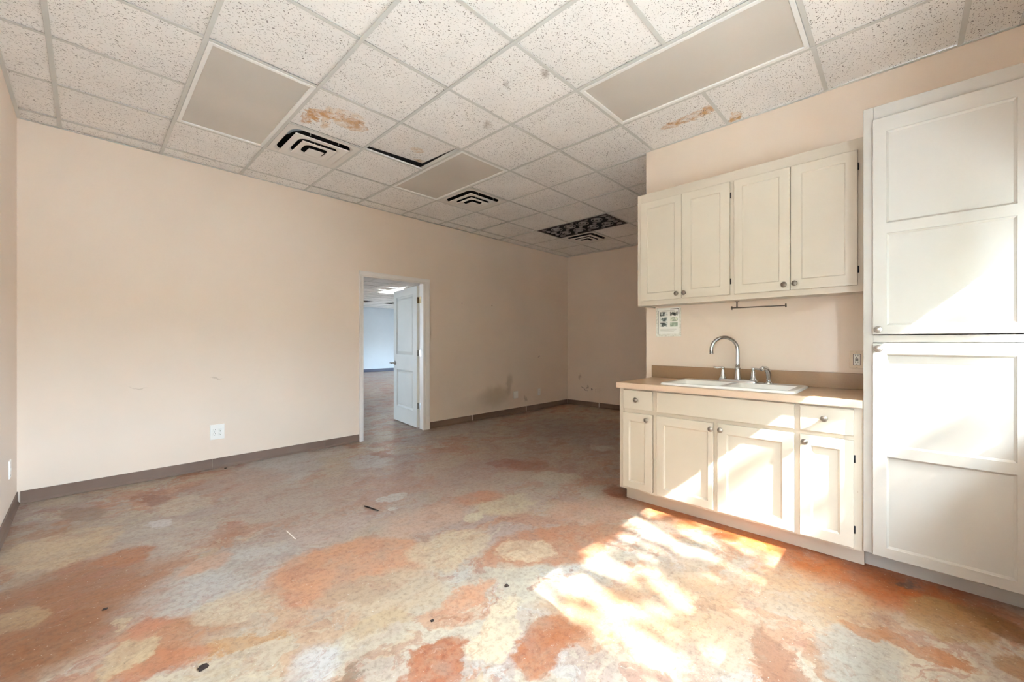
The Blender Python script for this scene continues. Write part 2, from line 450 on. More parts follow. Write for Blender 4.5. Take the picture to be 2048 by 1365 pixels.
def laminate():
    n = NT('tan_laminate', 0.33, 0.45); P = n.position()
    c = n.mix(n.noise(P, 130, 3, 0.7), (186, 154, 122), (166, 134, 102))
    n.base(n.mix(n.smooth(n.noise(P, 3, 4), 0.4, 0.7), c, (174, 142, 110)))
    return n.mat
M['lam'] = laminate()
def splash():
    n = NT('brown_laminate', 0.35, 0.45); P = n.position()  # same laminate as the countertop, darkened for the grazing light on it
    n.base(n.mix(n.noise(P, 130, 3, 0.7), (152, 122, 90), (136, 106, 76)))
    return n.mat
M['splash'] = splash()
def laminate_edge():
    n = NT('tan_laminate_edge', 0.4, 0.4); P = n.position()
    n.base(n.mix(n.noise(P, 120, 3, 0.7), (204, 180, 158), (192, 166, 142)))
    return n.mat
M['lamedge'] = laminate_edge()
def diffuser():
    n = NT('grey_acrylic_diffuser', 0.35, 0.4); P = n.position()
    n.base(n.mix(n.smooth(n.noise(P, 1.4, 2), 0.3, 0.7), (208, 202, 193), (200, 195, 187)))
    return n.mat
M['diff'] = diffuser()
def lit_panel():
    n = NT('lit_lamp_panel', 0.5); n.p.inputs['Base Color'].default_value = (1, 1, 1, 1)
    n.p.inputs['Emission Color'].default_value = (1, 1, 0.97, 1); n.p.inputs['Emission Strength'].default_value = 6.0
    return n.mat
M['lit'] = lit_panel()
def glass():
    m = bpy.data.materials.new('clear_window_glass'); m.use_nodes = True
    t = m.node_tree; t.nodes.clear()
    o = t.nodes.new('ShaderNodeOutputMaterial'); mx = t.nodes.new('ShaderNodeMixShader')
    a = t.nodes.new('ShaderNodeBsdfTransparent'); b = t.nodes.new('ShaderNodeBsdfGlossy')
    b.inputs['Roughness'].default_value = 0.02; mx.inputs[0].default_value = 0.06
    t.links.new(a.outputs[0], mx.inputs[1]); t.links.new(b.outputs[0], mx.inputs[2]); t.links.new(mx.outputs[0], o.inputs[0])
    return m
M['glass'] = glass()
M['floor'] = floor_material()
M['tile'] = tile_material('fissured_ceiling_tile')
M['ground'] = paint('outside_concrete', (232, 231, 228), 0.9, 0.1)
M['stucco'] = paint('outside_stucco', (205, 196, 184), 0.9, 0.1)
M['leaf'] = plain('green_leaf', (86, 110, 58), 0.6)
M['hedge'] = plain('dark_hedge', (62, 66, 54), 0.8)
M['mulch'] = plain('dark_mulch', (84, 76, 70), 0.95)
M['bark'] = plain('grey_bark', (96, 82, 70), 0.9)
M['grille'] = plain('dark_bronze_iron', (52, 42, 42), 0.5, 0.4, 0.2)
M['scroll'] = plain('grey_cast_scroll', (168, 160, 158), 0.5, 0.4, 0.2)
# ------------------------------------------------------------------ room shell
H = 2.93            # ceiling grid height
HF = 2.69           # ceiling of the room beyond the doorway
T = 0.6096          # ceiling module
XW, XE, YN, YS = -0.22, 6.80, 0.20, -5.11
XK, YK = 3.62, -2.98  # kitchen wall and its outside corner
DX0, DX1, DTOP = 2.515, 3.405, 2.05  # doorway
TOP = 3.16

fl = MB(); fl.box(XW-.12, 7.0, -5.26, YN+.12, -0.15, 0.0); fl.box(-3.0, 11.12, YN+.12, 11.6, -0.15, 0.0)
struct(fl.build('floor', M['floor']), 'acid-stained concrete floor in tan, rust and mauve patches')

w = MB(); w.box(XW-0.12, DX0-0.02, YN, YN+0.12, 0, TOP); w.box(DX1+0.02, 11.12, YN, YN+0.12, 0, TOP); w.box(DX0-0.02, DX1+0.02, YN, YN+0.12, DTOP+0.02, TOP)
wall_n = struct(w.build('wall_long', M['wall_n']), 'long beige painted wall with the doorway')
w = MB(); w.box(XE, XE+0.12, YK-0.12, YN, 0, TOP)
struct(w.build('wall_back', M['wall_e']), 'beige end wall at the far end of the room')
w = MB(); w.box(XW-0.12, XW, YS-0.15, YN, 0, TOP)
struct(w.build('wall_left', M['wall']), 'beige side wall at the left edge')
w = MB(); w.box(XK, XK+0.12, YS, YK, 0, H); w.box(XK+0.12, XE, YK-0.12, YK, 0, H)
struct(w.build('wall_kitchen', M['wall']), 'beige wall behind the sink cabinets with an outside corner')
WX0, WX1, WZ0, WZ1 = 1.225, 2.95, 0.92, 1.90
EX0, EX1, EZ = -.19, .95, 2.78
w = MB(); w.box(XW-0.12, EX0, YS-0.15, YS, 0, TOP); w.box(EX0, EX1, YS-0.15, YS, EZ, TOP); w.box(EX1, WX0, YS-0.15, YS, 0, TOP); w.box(WX1, XK+0.12, YS-0.15, YS, 0, TOP)
w.box(WX0, WX1, YS-0.15, YS, 0, WZ0); w.box(WX0, WX1, YS-0.15, YS, WZ1, TOP)
struct(w.build('wall_window', M['wall']), 'beige window wall beside the tall cabinet')

# window in the window wall, behind the camera's right shoulder
win = MB()
for x0, x1, z0, z1 in ((WX0, WX0+0.03, WZ0, WZ1), (WX1-0.03, WX1, WZ0, WZ1), (WX0+0.03, WX1-0.03, WZ0, WZ0+0.02), (WX0+0.03, WX1-0.03, WZ1-0.03, WZ1)):
    win.box(x0, x1, YS-0.15, YS-0.11, z0, z1)
wf = struct(win.build('window_1', M['white']), 'wide white-framed window in the window wall')
MB().box(WX0+0.03, WX1-0.03, YS-0.135, YS-0.130, WZ0+0.02, WZ1-0.03).build('window_pane', M['glass'], wf)
portal('window_portal', ((WX0+WX1)/2, YS-0.02, (WZ0+WZ1)/2), (math.radians(90), 0, 0), WX1-WX0, WZ1-WZ0)

en = MB()  # glazed opening added behind the camera to let in more sky light
for x0, x1, z0, z1 in ((EX0, EX0+.05, .0, EZ), (EX1-.05, EX1, .0, EZ), (EX0+.05, EX1-.05, .01, .20), (EX0+.05, EX1-.05, EZ-.06, EZ)): en.box(x0, x1, YS-.12, YS-.07, z0, z1)
ed = struct(en.build('door_2', M['white']), 'glazed entrance door in the window wall behind the camera')
MB().box(EX0+.05, EX1-.05, YS-.098, YS-.092, .20, EZ-.06).build('door_pane', M['glass'], ed)
portal('door_portal', ((EX0+EX1)/2, YS-.02, EZ/2), (math.radians(90), 0, 0), EX1-EX0, EZ)
MB().box(XW-1.3, .75, YS-3.3, YS-1.15, 2.85, 2.98).build('canopy_porch', M['stucco']); struct(bpy.data.objects['canopy_porch'], 'stucco porch roof over the entrance outside')  # unseen slab added to block the sun from the glazed opening

# outside: ground, added sun-limiting slab, shade tree
MB().box(-30, 40, -40, YS-0.15, -0.3, -0.1).build('ground', M['ground'])
struct(bpy.data.objects['ground'], 'pale concrete yard outside the window')
MB().box(XW-1.3, 5.0, YS-1.15, YS-0.15, 2.85, 2.98).build('canopy', M['stucco'])  # slab added above the window, sized to cut off the sun
struct(bpy.data.objects['canopy'], 'stucco soffit over the window outside')

# roof deck above the tiles, tiles and grid hang from it
sl = MB(); sl.box(XW-0.12, XE+0.12, YS-0.15, YN+0.12, TOP, TOP+0.12)
ceil = struct(sl.build('ceiling', M['slab']), 'suspended white tile ceiling with lay-in lights and vents')

def cell_rect(i, j):
    x0, x1 = max(i*T, XW), min((i+1)*T, XE)
    y0, y1 = max(-(j+1)*T, YS), min(-j*T, YN)
    if i > 5: y0 = max(y0, YK)
    if i == 5 and j >= 5: x1 = min(x1, XK)
    return x0, x1, y0, y1

LIGHTS = [(1, 1), (4, 1), (4, 5)]
GRILLE = (8, 1)
VENTS = [(2, 1), (5, 1), (9, 1)]
used = set(VENTS)
for (i, j) in LIGHTS + [GRILLE]: used |= {(i, j), (i, j+1)}
rng = random.Random(3)
G = 0.004
full = MB().cbox(-T/2+G, T/2-G, -T/2+G, T/2-G, 0.0, 0.016, 0.0015).mesh('ceiling_tile', M['tile'])
brown, lbrown = (198, 154, 108), (216, 190, 160)
STAIN = {
    (2, 2): [(-0.22, 0.17, 0.075, 0.035, 1.2, brown, 0.10, 0.95), (-0.20, 0.08, 0.09, 0.035, 0.9, brown, 0.12, 0.95), (-0.11, 0.06, 0.16, 0.03, 1.3, lbrown, 0.25, 0.7),
             (-0.06, -0.02, 0.19, 0.055, -0.35, brown, 0.18, 0.8), (0.04, 0.015, 0.10, 0.07, 0, lbrown, 0.2, 0.6), (0.10, 0.0, 0.075, 0.075, 0, brown, 0.12, 0.55), (-0.05, -0.12, 0.13, 0.04, -0.2, lbrown, 0.4, 0.5)],
    (3, 2): [(0.09, 0.06, 0.07, 0.05, 0.6, lbrown, 0.2, 0.55), (0.25, 0.27, 0.09, 0.03, 0, lbrown, 0.3, 0.8)],
    (5, 5): [(-0.02, -0.14, 0.24, 0.05, 1.5, (196, 150, 96), 0.2, 0.75), (-0.04, -0.26, 0.06, 0.04, 1.2, (200, 158, 110), 0.2, 0.6)],
    (5, 6): [(0.21, 0.24, 0.07, 0.05, 0.6, (200, 160, 112), 0.2, 0.8)],
    (3, 4): [(-0.08, -0.01, 0.05, 0.012, 0.5, (168, 162, 156), 0.4, 0.8), (0.02, -0.27, 0.05, 0.03, 1.0, (176, 170, 164), 0.4, 0.7)],
    (3, 3): [(0.19, -0.15, 0.06, 0.03, 1.0, (186, 180, 172), 0.5, 0.7)],
}
for i in range(-1, 12):
    for j in range(-1, 9):
        if (i, j) in used: continue
        x0, x1, y0, y1 = cell_rect(i, j)
        if x1-x0 < 0.03 or y1-y0 < 0.03: continue
        z = H + 0.002 + rng.uniform(0, 0.006)
        r = (rng.uniform(-.002, .002), rng.uniform(-.002, .002), 0)
        if (i, j) == (3, 2):
            r = (0.050, -0.045, 0); z = H + 0.033
        if x1-x0 > T-0.01 and y1-y0 > T-0.01 and (i, j) not in STAIN:
            inst(full, 'ceiling_tile', ceil, ((x0+x1)/2, (y0+y1)/2, z), r)
        else:
            m = M['tile']
            if (i, j) in STAIN: m = tile_material('stained_ceiling_tile', STAIN[(i, j)])
            hx, hy = (x1-x0)/2-G, (y1-y0)/2-G
            me = MB().cbox(-hx, hx, -hy, hy, 0.0, 0.016, 0.0015).mesh('ceiling_tile', m)
            o = inst(me, 'ceiling_tile', ceil, ((x0+x1)/2, (y0+y1)/2, z), r)
            if (i, j) == (2, 2): o['label'] = 'tile with brown water stains'
            if (i, j) == (3, 2): o['label'] = 'lifted tile with a dark gap'
            if (i, j) == (5, 5): o['label'] = 'tile with an ochre stain by the kitchen wall'
# T-bars: mains along Y, cross tees between them, wall angle round the edge
BW = 0.012
def tee(mb, x0, x1, y0, y1): mb.cbox(x0, x1, y0, y1, H-0.003, H, 0.0008)
for i in range(0, 12):
    y0 = YS if i*T < XK else YK
    mb = MB(); tee(mb, i*T-BW, i*T+BW, y0+0.001, YN-0.001); mb.box(i*T-.002, i*T+.002, y0+0.001, YN-0.001, H, H+.035)
    mb.build('grid_bar', M['grid'], ceil)
tee_me = {}
for j in range(0, 9):
    for i in range(-1, 12):
        if any(i == li and j == lj+1 for (li, lj) in LIGHTS + [GRILLE]): continue
        if -j*T < YS: continue
        x0, x1 = max(i*T, XW)+BW, min((i+1)*T, XE)-BW
        if -j*T < YK:
            if i > 5: continue
            if i == 5: x1 = XK - 0.001
        if x1-x0 < 0.02: continue
        k = round(x1-x0, 3)
        if k not in tee_me:
            mb = MB(); mb.cbox(-(x1-x0)/2, (x1-x0)/2, -BW, BW, H-0.0025, H, 0.0008); tee_me[k] = mb.mesh('cross_tee', M['grid'])
        inst(tee_me[k], 'cross_tee', ceil, ((x0+x1)/2, -j*T, 0))
for x0, x1, y0, y1 in ((XW+.0005, XW+.022, YS, YN), (XW+.022, XE, YN-.020, YN-.0005), (XE-.020, XE-.0005, YK, YN), (XK-.020, XK-.0005, YS, YK), (XW, XK, YS+.0005, YS+.022), (XK-.0005, XE, YK+.0005, YK+.020)):
    MB().cbox(x0, x1, y0, y1, H-0.004, H-0.0005, 0.0008).build('wall_angle', M['grid'], ceil)

# ceiling lamps: two modules long, switched off
LL = ['white framed ceiling lamp panel nearest the long wall on the left, switched off',
      'smaller-looking grey ceiling lamp panel between the two nearer square vents, switched off',
      'large grey ceiling lamp panel above the sink cabinets, switched off']
for (i, j), lab in zip(LIGHTS, LL):
    cx, cy = (i+.5)*T, -(j+1)*T
    t = thing('ceiling_lamp', (cx, cy, H), lab, 'ceiling lamp', 'lay-in ceiling lamps')
    hx, hy, f = T/2-.0135, T-.0135, .024
    fr = MB()
    for x0, x1, y0, y1 in ((-hx, -hx+f, -hy, hy), (hx-f, hx, -hy, hy), (-hx+f, hx-f, -hy, -hy+f), (-hx+f, hx-f, hy-f, hy)):
        fr.cbox(cx+x0, cx+x1, cy+y0, cy+y1, H-.006, H+.02, .0015)
    fr.build('lamp_frame', M['lampframe'], t)
    MB().box(cx-hx+f-.001, cx+hx-f+.001, cy-hy+f-.001, cy+hy-f+.001, H+.004, H+.008).build('diffuser', M['diff'], t)
    for sx, sy in ((-1, -.8), (1, .8)):
        MB().cbox(cx+sx*(hx-.011)-.006, cx+sx*(hx-.011)+.006, cy+sy*hy-.012, cy+sy*hy+.012, H-.0075, H-.0055, .0005).build('latch', M['lampframe'], t)

# ceiling air vents: stepped square cones
def rrect(a, r, n=6):
    pts = []
    for q, (sx, sy) in enumerate(((1, 1), (-1, 1), (-1, -1), (1, -1))):
        for k in range(n+1):
            an = q*math.pi/2 + k*math.pi/2/n
            pts.append((sx*(a-r)+r*math.cos(an), sy*(a-r)+r*math.sin(an)))
    return pts
def ring(mb, loops, close_last=False):
    """loops: (half size, corner radius, z)"""
    vs = []; fs = []; n = 28
    for a, r, z in loops: vs += [(x, y, z) for x, y in rrect(a, r)]
    for i in range(len(loops)-1):
        for k in range(n): fs.append((i*n+k, i*n+(k+1)%n, (i+1)*n+(k+1)%n, (i+1)*n+k))
    if close_last: fs.append(tuple(range((len(loops)-1)*n, len(loops)*n)))
    return mb.add(vs, fs, 0, False)
VL = ['square white ceiling vent with bent cones beside the brown-stained tile',
      'middle square ceiling vent next to the smaller-looking lamp panel',
      'square ceiling vent farthest back, beside the dark scrollwork grille']
vent_src = None
for (i, j), lab in zip(VENTS, VL):
    c = ((i+.5)*T, -(j+.5)*T, H)
    if vent_src is None:
        t = thing('ceiling_vent', c, lab, 'vent', 'square ceiling vents')
        ring(MB(), [(.2915, .004, -.002), (.2915, .002, -.004), (.256, .06, -.004), (.250, .075, .0), (.244, .09, .007)]).build('face_plate', M['vent'], None).parent = t
        ring(MB(), [(.216, .004, -.018), (.217, .004, -.024), (.215, .004, -.026), (.172, .05, -.025), (.163, .06, -.020), (.156, .07, -.011)]).build('louvre_ring', M['vent'], None).parent = t
        ring(MB(), [(.139, .004, -.028), (.140, .004, -.034), (.138, .004, -.036), (.106, .045, -.035), (.098, .05, -.030), (.092, .055, -.022)]).build('louvre_ring', M['vent'], None).parent = t
        ring(MB(), [(.061, .003, -.040), (.064, .003, -.044), (.062, .003, -.046)], True).build('centre_plate', M['vent'], None).parent = t
        d = MB(); ring(d, [(.285, .02, .009), (.285, .02, .15)], True); d.build('duct', M['dark'], None).parent = t
        for sx, sy in ((-1.1, -1.02), (1.2, -1.02), (.3, -.34), (-.2, -.34)):
            MB().tube([(sx*.10, sy*.225, -.012), (sx*.10, sy*.225, .05)], .003, 6).build('bracket', M['steel'], None).parent = t
        vent_src = t
    else:
        t = vent_src.copy(); COL.objects.link(t); t.location = c; t['label'] = lab
        for ch in list(vent_src.children):
            q = ch.copy(); COL.objects.link(q); q.parent = t
first_vent = vent_src
fd = MB(); fd.tube([(-.17, -.20, .03), (-.225, -.15, .035), (-.235, -.07, .04), (-.23, .02, .05)], [.012, .024, .024, .012], 10)
o = fd.build('flexible_duct', M['foil'], None); o.parent = first_vent; o['label'] = 'grey end of the flexible duct showing in the gap'

# dark scrollwork return-air grille, two modules long
gx, gy = (GRILLE[0]+.5)*T, -(GRILLE[1]+1)*T
t = thing('return_air_grille', (gx, gy, H), 'dark ceiling grille of cast scrollwork in front of the farthest vent', 'grille')
fr = MB(); hx, hy, f = T/2-.0135, T-.0135, .035
for x0, x1, y0, y1 in ((-hx, -hx+f, -hy, hy), (hx-f, hx, -hy, hy), (-hx+f, hx-f, -hy, -hy+f), (-hx+f, hx-f, hy-f, hy)):
    fr.cbox(gx+x0, gx+x1, gy+y0, gy+y1, H-.006, H+.02, .002)
fr.build('grille_frame', M['grille'], t)
MB().box(gx-hx+f, gx+hx-f, gy-hy+f, gy+hy-f, H+.018, H+.022).build('backing', M['dark'], t)
def spiral(cx, cy, r0, r1, turns, a0, sgn, rad):
    pts = []; n = int(14*turns)
    for k in range(n+1):
        q = k/n; r = r0+(r1-r0)*q; a = a0+sgn*turns*2*math.pi*q
        pts.append((cx+r*math.cos(a), cy+r*math.sin(a), H+.002))
    return MB().tube(pts, [rad*(1.5-.7*k/n) for k in range(n+1)], 5, 0, .6)
for r in range(2):
    for c in range(4):
        sx, sy = gx-.125+.25*r, gy-.36+.24*c
        spiral(sx, sy, .022, .100, 2.0, r*1.2+c*2.1, 1 if (r+c) % 2 else -1, .0085).build('scroll', M['scroll'], t)
for r in range(5):
    for s in (-1, 1):
        spiral(gx-.22+.11*r, gy+s*.515, .012, .040, 1.4, r, s, .007).build('scroll', M['scroll'], t)
for c in range(5):
    spiral(gx, gy-.48+.24*c, .010, .034, 1.3, c*1.3, 1, .007).build('scroll', M['scroll'], t)
    for s in (-1, 1):
        spiral(gx+s*.235, gy-.48+.24*c, .010, .030, 1.3, c*.7, s, .006).build('scroll', M['scroll'], t)

# ------------------------------------------------------------------ baseboards
def base_run(name, axis, fixed, side, pieces, label, m='base', h=.094, joints=()):
    e = struct_empty(name, (0, 0, 0), label)
    for a, b in pieces:
        mb = MB(); n0, n1, n2 = fixed, fixed+side*.006, fixed+side*.016
        prof = [(n0, h), (n1-side*.002, h), (n1, h-.003), (n1, .022), (n2, .004), (n2, .001), (n0, .001)]
        vs = []
        for p in (a, b):
            for q, z in prof: vs.append((p, q, z) if axis == 'x' else (q, p, z))
        k = len(prof)
        mb.add(vs, [(q, (q+1) % k, k+(q+1) % k, k+q) for q in range(k)] + [tuple(range(k)), tuple(range(k, 2*k))[::-1]])
        mb.build('base_strip', M[m], e)
    for p in joints:
        x = (p-.006, p+.006); y = sorted((fixed+side*.0005, fixed+side*.0085))
        mb = MB()
        if axis == 'x': mb.box(x[0], x[1], y[0], y[1], .001, h+.001)
        else: mb.box(y[0], y[1], x[0], x[1], .001, h+.001)
        mb.build('joint_filler', M['basejoint'], e)
    return e
base_run('baseboard_long', 'x', YN, -1, [(XW+.017, .989), (.992, 2.06), (2.063, 2.468), (3.504, 4.300), (4.312, 5.549), (5.561, 5.87), (5.873, XE-.017)], 'brown vinyl baseboard along the long wall', joints=(4.306, 5.555))
base_run('baseboard_left', 'y', XW, 1, [(YS, -.24), (-.237, YN-.001)], 'brown vinyl baseboard along the left wall')
base_run('baseboard_back', 'y', XE, -1, [(YK, -.536), (-.524, YN-.001)], 'brown vinyl baseboard along the back wall', joints=(-.53,))
base_run('baseboard_kitchen', 'x', YK, 1, [(XK, XE-.017)], 'brown vinyl baseboard behind the kitchen wall corner')
base_run('baseboard_window', 'x', YS, 1, [(EX1+.01, 2.9)], 'brown vinyl baseboard under the window')

# ------------------------------------------------------------------ doorway: jamb, casing, open door
jb = MB()
jb.box(DX0-.018, DX0, YN, YN+.12, 0, DTOP); jb.box(DX1, DX1+.018, YN, YN+.037, 0, DTOP); jb.box(DX1+.014, DX1+.019, YN+.037, YN+.12, 0, DTOP)
jb.box(DX0-.018, DX1+.018, YN, YN+.037, DTOP, DTOP+.018); jb.box(DX0-.018, DX1+.018, YN+.037, YN+.12, DTOP+.012, DTOP+.018)
jamb = struct(jb.build('trim_1', M['white']), 'white painted frame and casing of the doorway')
def casing(p0, p1, vertical, inner):
    """stepped colonial casing; p0/p1 = (x0,x1,z0,z1)"""
    x0, x1, z0, z1 = p0
    mb = MB()
    if vertical:
        a, b = (x0, x1) if inner == 'low' else (x1, x0)
        d = 1 if inner == 'low' else -1; wd = abs(x1-x0)
        st = [(0, .009), (wd*.25, .012), (wd*.34, .010), (wd*.40, .014), (wd*.86, .020), (wd, .018)]
        vs = []
        for z in (z0, z1):
            for o, t in st: vs.append((a+d*o, YN-t, z))
            vs.append((b, YN+.0, z)); vs.append((a, YN+.0, z))
    else:
        wd = z1-z0
        st = [(0, .009), (wd*.25, .012), (wd*.34, .010), (wd*.40, .014), (wd*.86, .020), (wd, .018)]
        vs = []
        for x in (x0, x1):
            for o, t in st: vs.append((x, YN-t, z0+o))
            vs.append((x, YN, z1)); vs.append((x, YN, z0))
    k = len(st)+2
    mb.add(vs, [(q, (q+1) % k, k+(q+1) % k, k+q) for q in range(k)] + [tuple(range(k)), tuple(range(k, 2*k))[::-1]])
    return mb.build('casing', M['white'], jamb)
casing((2.469, 2.524, 0, 2.046), None, True, 'high')
casing((3.397, 3.501, 0, 2.046), None, True, 'low')
casing((2.469, 3.501, 2.046, 2.114), None, False, None)

def panel_face(mb, ys, zs, panels, x, recess, bevel, out, chamfer=.002):
    """front face in a local frame: a = along, b = up; out(a, b, depth) gives the point"""
    a0, a1, b0, b1 = ys[0], ys[1], zs[0], zs[1]
    A = sorted({a0+chamfer, a1-chamfer} | {p[0] for p in panels} | {p[1] for p in panels})
    Bz = sorted({b0+chamfer, b1-chamfer} | {p[2] for p in panels} | {p[3] for p in panels})
    for i in range(len(A)-1):
        for j in range(len(Bz)-1):
            ca, cb = (A[i]+A[i+1])/2, (Bz[j]+Bz[j+1])/2
            if any(p[0] < ca < p[1] and p[2] < cb < p[3] for p in panels): continue
            mb.quad(out(A[i], Bz[j], 0), out(A[i+1], Bz[j], 0), out(A[i+1], Bz[j+1], 0), out(A[i], Bz[j+1], 0))
    c = chamfer
    o4 = [(a0, b0), (a1, b0), (a1, b1), (a0, b1)]; i4 = [(a0+c, b0+c), (a1-c, b0+c), (a1-c, b1-c), (a0+c, b1-c)]
    for k in range(4):
        q = (k+1) % 4
        mb.quad(out(*o4[k], c), out(*o4[q], c), out(*i4[q], 0), out(*i4[k], 0))
    for p in panels:
        o4 = [(p[0], p[2]), (p[1], p[2]), (p[1], p[3]), (p[0], p[3])]
        e = .002
        m4 = [(p[0]+e, p[2]+e), (p[1]-e, p[2]+e), (p[1]-e, p[3]-e), (p[0]+e, p[3]-e)]
        i4 = [(p[0]+bevel, p[2]+bevel), (p[1]-bevel, p[2]+bevel), (p[1]-bevel, p[3]-bevel), (p[0]+bevel, p[3]-bevel)]
        for k in range(4):
            q = (k+1) % 4
            mb.quad(out(*o4[k], 0), out(*o4[q], 0), out(*m4[q], recess*.45), out(*m4[k], recess*.45))
            mb.quad(out(*m4[k], recess*.45), out(*m4[q], recess*.45), out(*i4[q], recess), out(*i4[k], recess))

# interior door, hinged on the right jamb, swung into the next room
hp = Vector((3.395, .350, 0)); dd = Vector((.149, .989, 0)).normalized(); tt = Vector((dd.y, -dd.x, 0)); TH = .040
def dpt(a, b, depth): return hp + dd*a + tt*depth + Vector((0, 0, b))
dm = MB(); DW, DZ0, DZ1 = .862, .012, 2.035
PANS = [(.135, .742, 1.045, 1.925), (.135, .735, .238, .812)]
panel_face(dm, (0, DW), (DZ0, DZ1), PANS, 0, .014, .026, dpt)
panel_face(dm, (0, DW), (DZ0, DZ1), PANS, 0, .014, .026, lambda a, b, d: dpt(a, b, TH-d))
c = .002
for a, b0, b1 in ((0, DZ0, DZ1), (DW, DZ0, DZ1)): dm.quad(dpt(a, b0, c), dpt(a, b0, TH-c), dpt(a, b1, TH-c), dpt(a, b1, c))
for b in (DZ0, DZ1): dm.quad(dpt(0, b, c), dpt(0, b, TH-c), dpt(DW, b, TH-c), dpt(DW, b, c))
door = struct(dm.build('door_1', M['door']), 'grey-white two-panel interior door standing open into the next room')
for (p0, p1, q0, q1) in PANS:
    pm = MB(); b = .026; e = .022
    for d0, d1 in ((.0140, .0060), (TH-.0140, TH-.0060)):
        o4 = [(p0+b, q0+b), (p1-b, q0+b), (p1-b, q1-b), (p0+b, q1-b)]; i4 = [(p0+b+e, q0+b+e), (p1-b-e, q0+b+e), (p1-b-e, q1-b-e), (p0+b+e, q1-b-e)]
        for k in range(4):
            q = (k+1) % 4; pm.quad(dpt(*o4[k], d0), dpt(*o4[q], d0), dpt(*i4[q], d1), dpt(*i4[k], d1))
        pm.quad(*[dpt(*x, d1) for x in i4])
    pm.build('door_panel', M['door'], door)
for k, z in enumerate((1.83, 1.076, .323)):
    hm = MB()
    for s0, s1 in ((.004, .036),):
        hm.add([dpt(-.0015, z-.045, s0), dpt(-.0015, z-.045, s1), dpt(-.0015, z+.045, s1), dpt(-.0015, z+.045, s0),
                dpt(.001, z-.045, s0), dpt(.001, z-.045, s1), dpt(.001, z+.045, s1), dpt(.001, z+.045, s0)],
               [(0,1,2,3),(4,7,6,5),(0,4,5,1),(1,5,6,2),(2,6,7,3),(3,7,4,0)])
    for s in (.011, .026):
        for dz in (-.03, 0, .03):
            pp = dpt(-.0015, z+dz*(.9 if s < .02 else .75), s); hm.lathe(pp, -dd, [(.0035, 0), (.0025, .0012)], 8, 1)
    hm.box(DX1+.0115, DX1+.0145, YN+.078, YN+.12, z-.045, z+.045)
    hm.lathe((DX1+.024, YN+.128, z-.05), (0, 0, 1), [(.0065, 0), (.0065, .1)], 10)
    ho = hm.build('hinge', [M['brass' if k == 0 else 'steel'], M['black']], door)
    if k == 0: ho['label'] = 'tarnished brass-coloured hinge'
for side in (-1, 1):
    def hpnt(a, b, d): return dpt(a, b, -d if side < 0 else TH+d)
    hm = MB(); n = tt*(side)
    hm.lathe(hpnt(.80, .905, 0), n, [(.033, 0), (.033, .004), (.028, .009), (.012, .012), (.011, .05), (.013, .058)], 18)
    hm.tube([hpnt(.80, .905, .05), hpnt(.82, .905, .056), hpnt(.86, .907, .055), hpnt(.905, .904, .050)], [.011, .011, .009, .007], 10)
    hm.build('door_handle', M['chrome'], door)

# ------------------------------------------------------------------ room beyond the doorway
w = MB(); w.box(1.0, 11.12, 11.35, 11.5, 0, TOP); struct(w.build('wall_far_back', M['farwall']), 'pale blue far wall of the room beyond the doorway')
w = MB(); w.box(-3.0, -2.88, YN+.12, 8.8, 0, TOP); w.box(-3.0, -2.88, 8.8, 11.0, 0, .15); w.box(-3.0, -2.88, 8.8, 11.0, 2.2, TOP); w.box(-3.0, -2.88, 11.0, 11.5, 0, TOP)
w.box(-2.88, 1.0, 11.35, 11.5, 0, TOP); w.box(-3.0, XW-.12, YN, YN+.12, 0, TOP); struct(w.build('wall_far_left', M['farwall']), 'pale blue window wall of the room beyond the doorway')
w = MB(); w.box(11.0, 11.12, YN+.12, 8.0, 0, TOP); w.box(11.0, 11.12, 8.0, 9.2, 0, .10); w.box(11.0, 11.12, 8.0, 9.2, 1.2, TOP); w.box(11.0, 11.12, 9.2, 11.35, 0, TOP)
wn = MB()  # unseen window added to brighten the far wall
for y in (8.0, 9.16): wn.box(11.03, 11.09, y, y+.04, .10, 1.2)
for z in (.10, 1.16): wn.box(11.03, 11.09, 8.04, 9.16, z, z+.04)
w4 = struct(wn.build('window_4', M['white']), 'storefront windows on the right of the room beyond the doorway')
MB().box(11.057, 11.062, 8.04, 9.16, .14, 1.16).build('window_pane', M['glass'], w4)
portal('far_right_portal', (10.97, 8.6, .65), (0, math.radians(90), 0), 1.1, 1.2)
MB().box(11.12, 40, YS-.15, 40, -.3, -.1).build('ground_right', M['ground']); struct(bpy.data.objects['ground_right'], 'pale concrete yard right of the next room')
struct(w.build('wall_far_right', M['farwall']), 'pale blue right wall of the room beyond the doorway')
win = MB()
for y in (8.8, 9.9, 10.96): win.box(-2.97, -2.91, y, y+.04, .15, 2.2)
for z in (.15, 2.16):
    for y, y2 in ((8.84, 9.9), (9.94, 10.96)): win.box(-2.97, -2.91, y, y2, z, z+.04)
w2 = struct(win.build('window_2', M['white']), 'storefront windows of the room beyond the doorway')
MB().box(-2.942, -2.937, 8.84, 10.96, .19, 2.16).build('window_pane', M['glass'], w2)
portal('far_window_portal', (-2.86, 9.9, 1.18), (0, math.radians(-90), 0), 2.05, 2.2)
MB().box(-30, -3.0, YS-.15, 40, -.3, -.1).build('ground_side', M['ground']); struct(bpy.data.objects['ground_side'], 'pale concrete yard beside the building')
MB().box(-3.0, XW-.12, YS-.15, YN, -.3, -.1).build('ground_walk', M['ground']); struct(bpy.data.objects['ground_walk'], 'pale concrete walk along the left windows')
MB().box(-4.2, -3.0, YN, 11.5, 2.59, 2.75).build('canopy_far', M['stucco']); struct(bpy.data.objects['canopy_far'], 'stucco soffit over the next room windows outside')  # unseen slab added to keep sun out of the next room
sl = MB(); sl.box(-3.0, 11.12, YN+.12, 11.5, TOP-.2, TOP+.1)
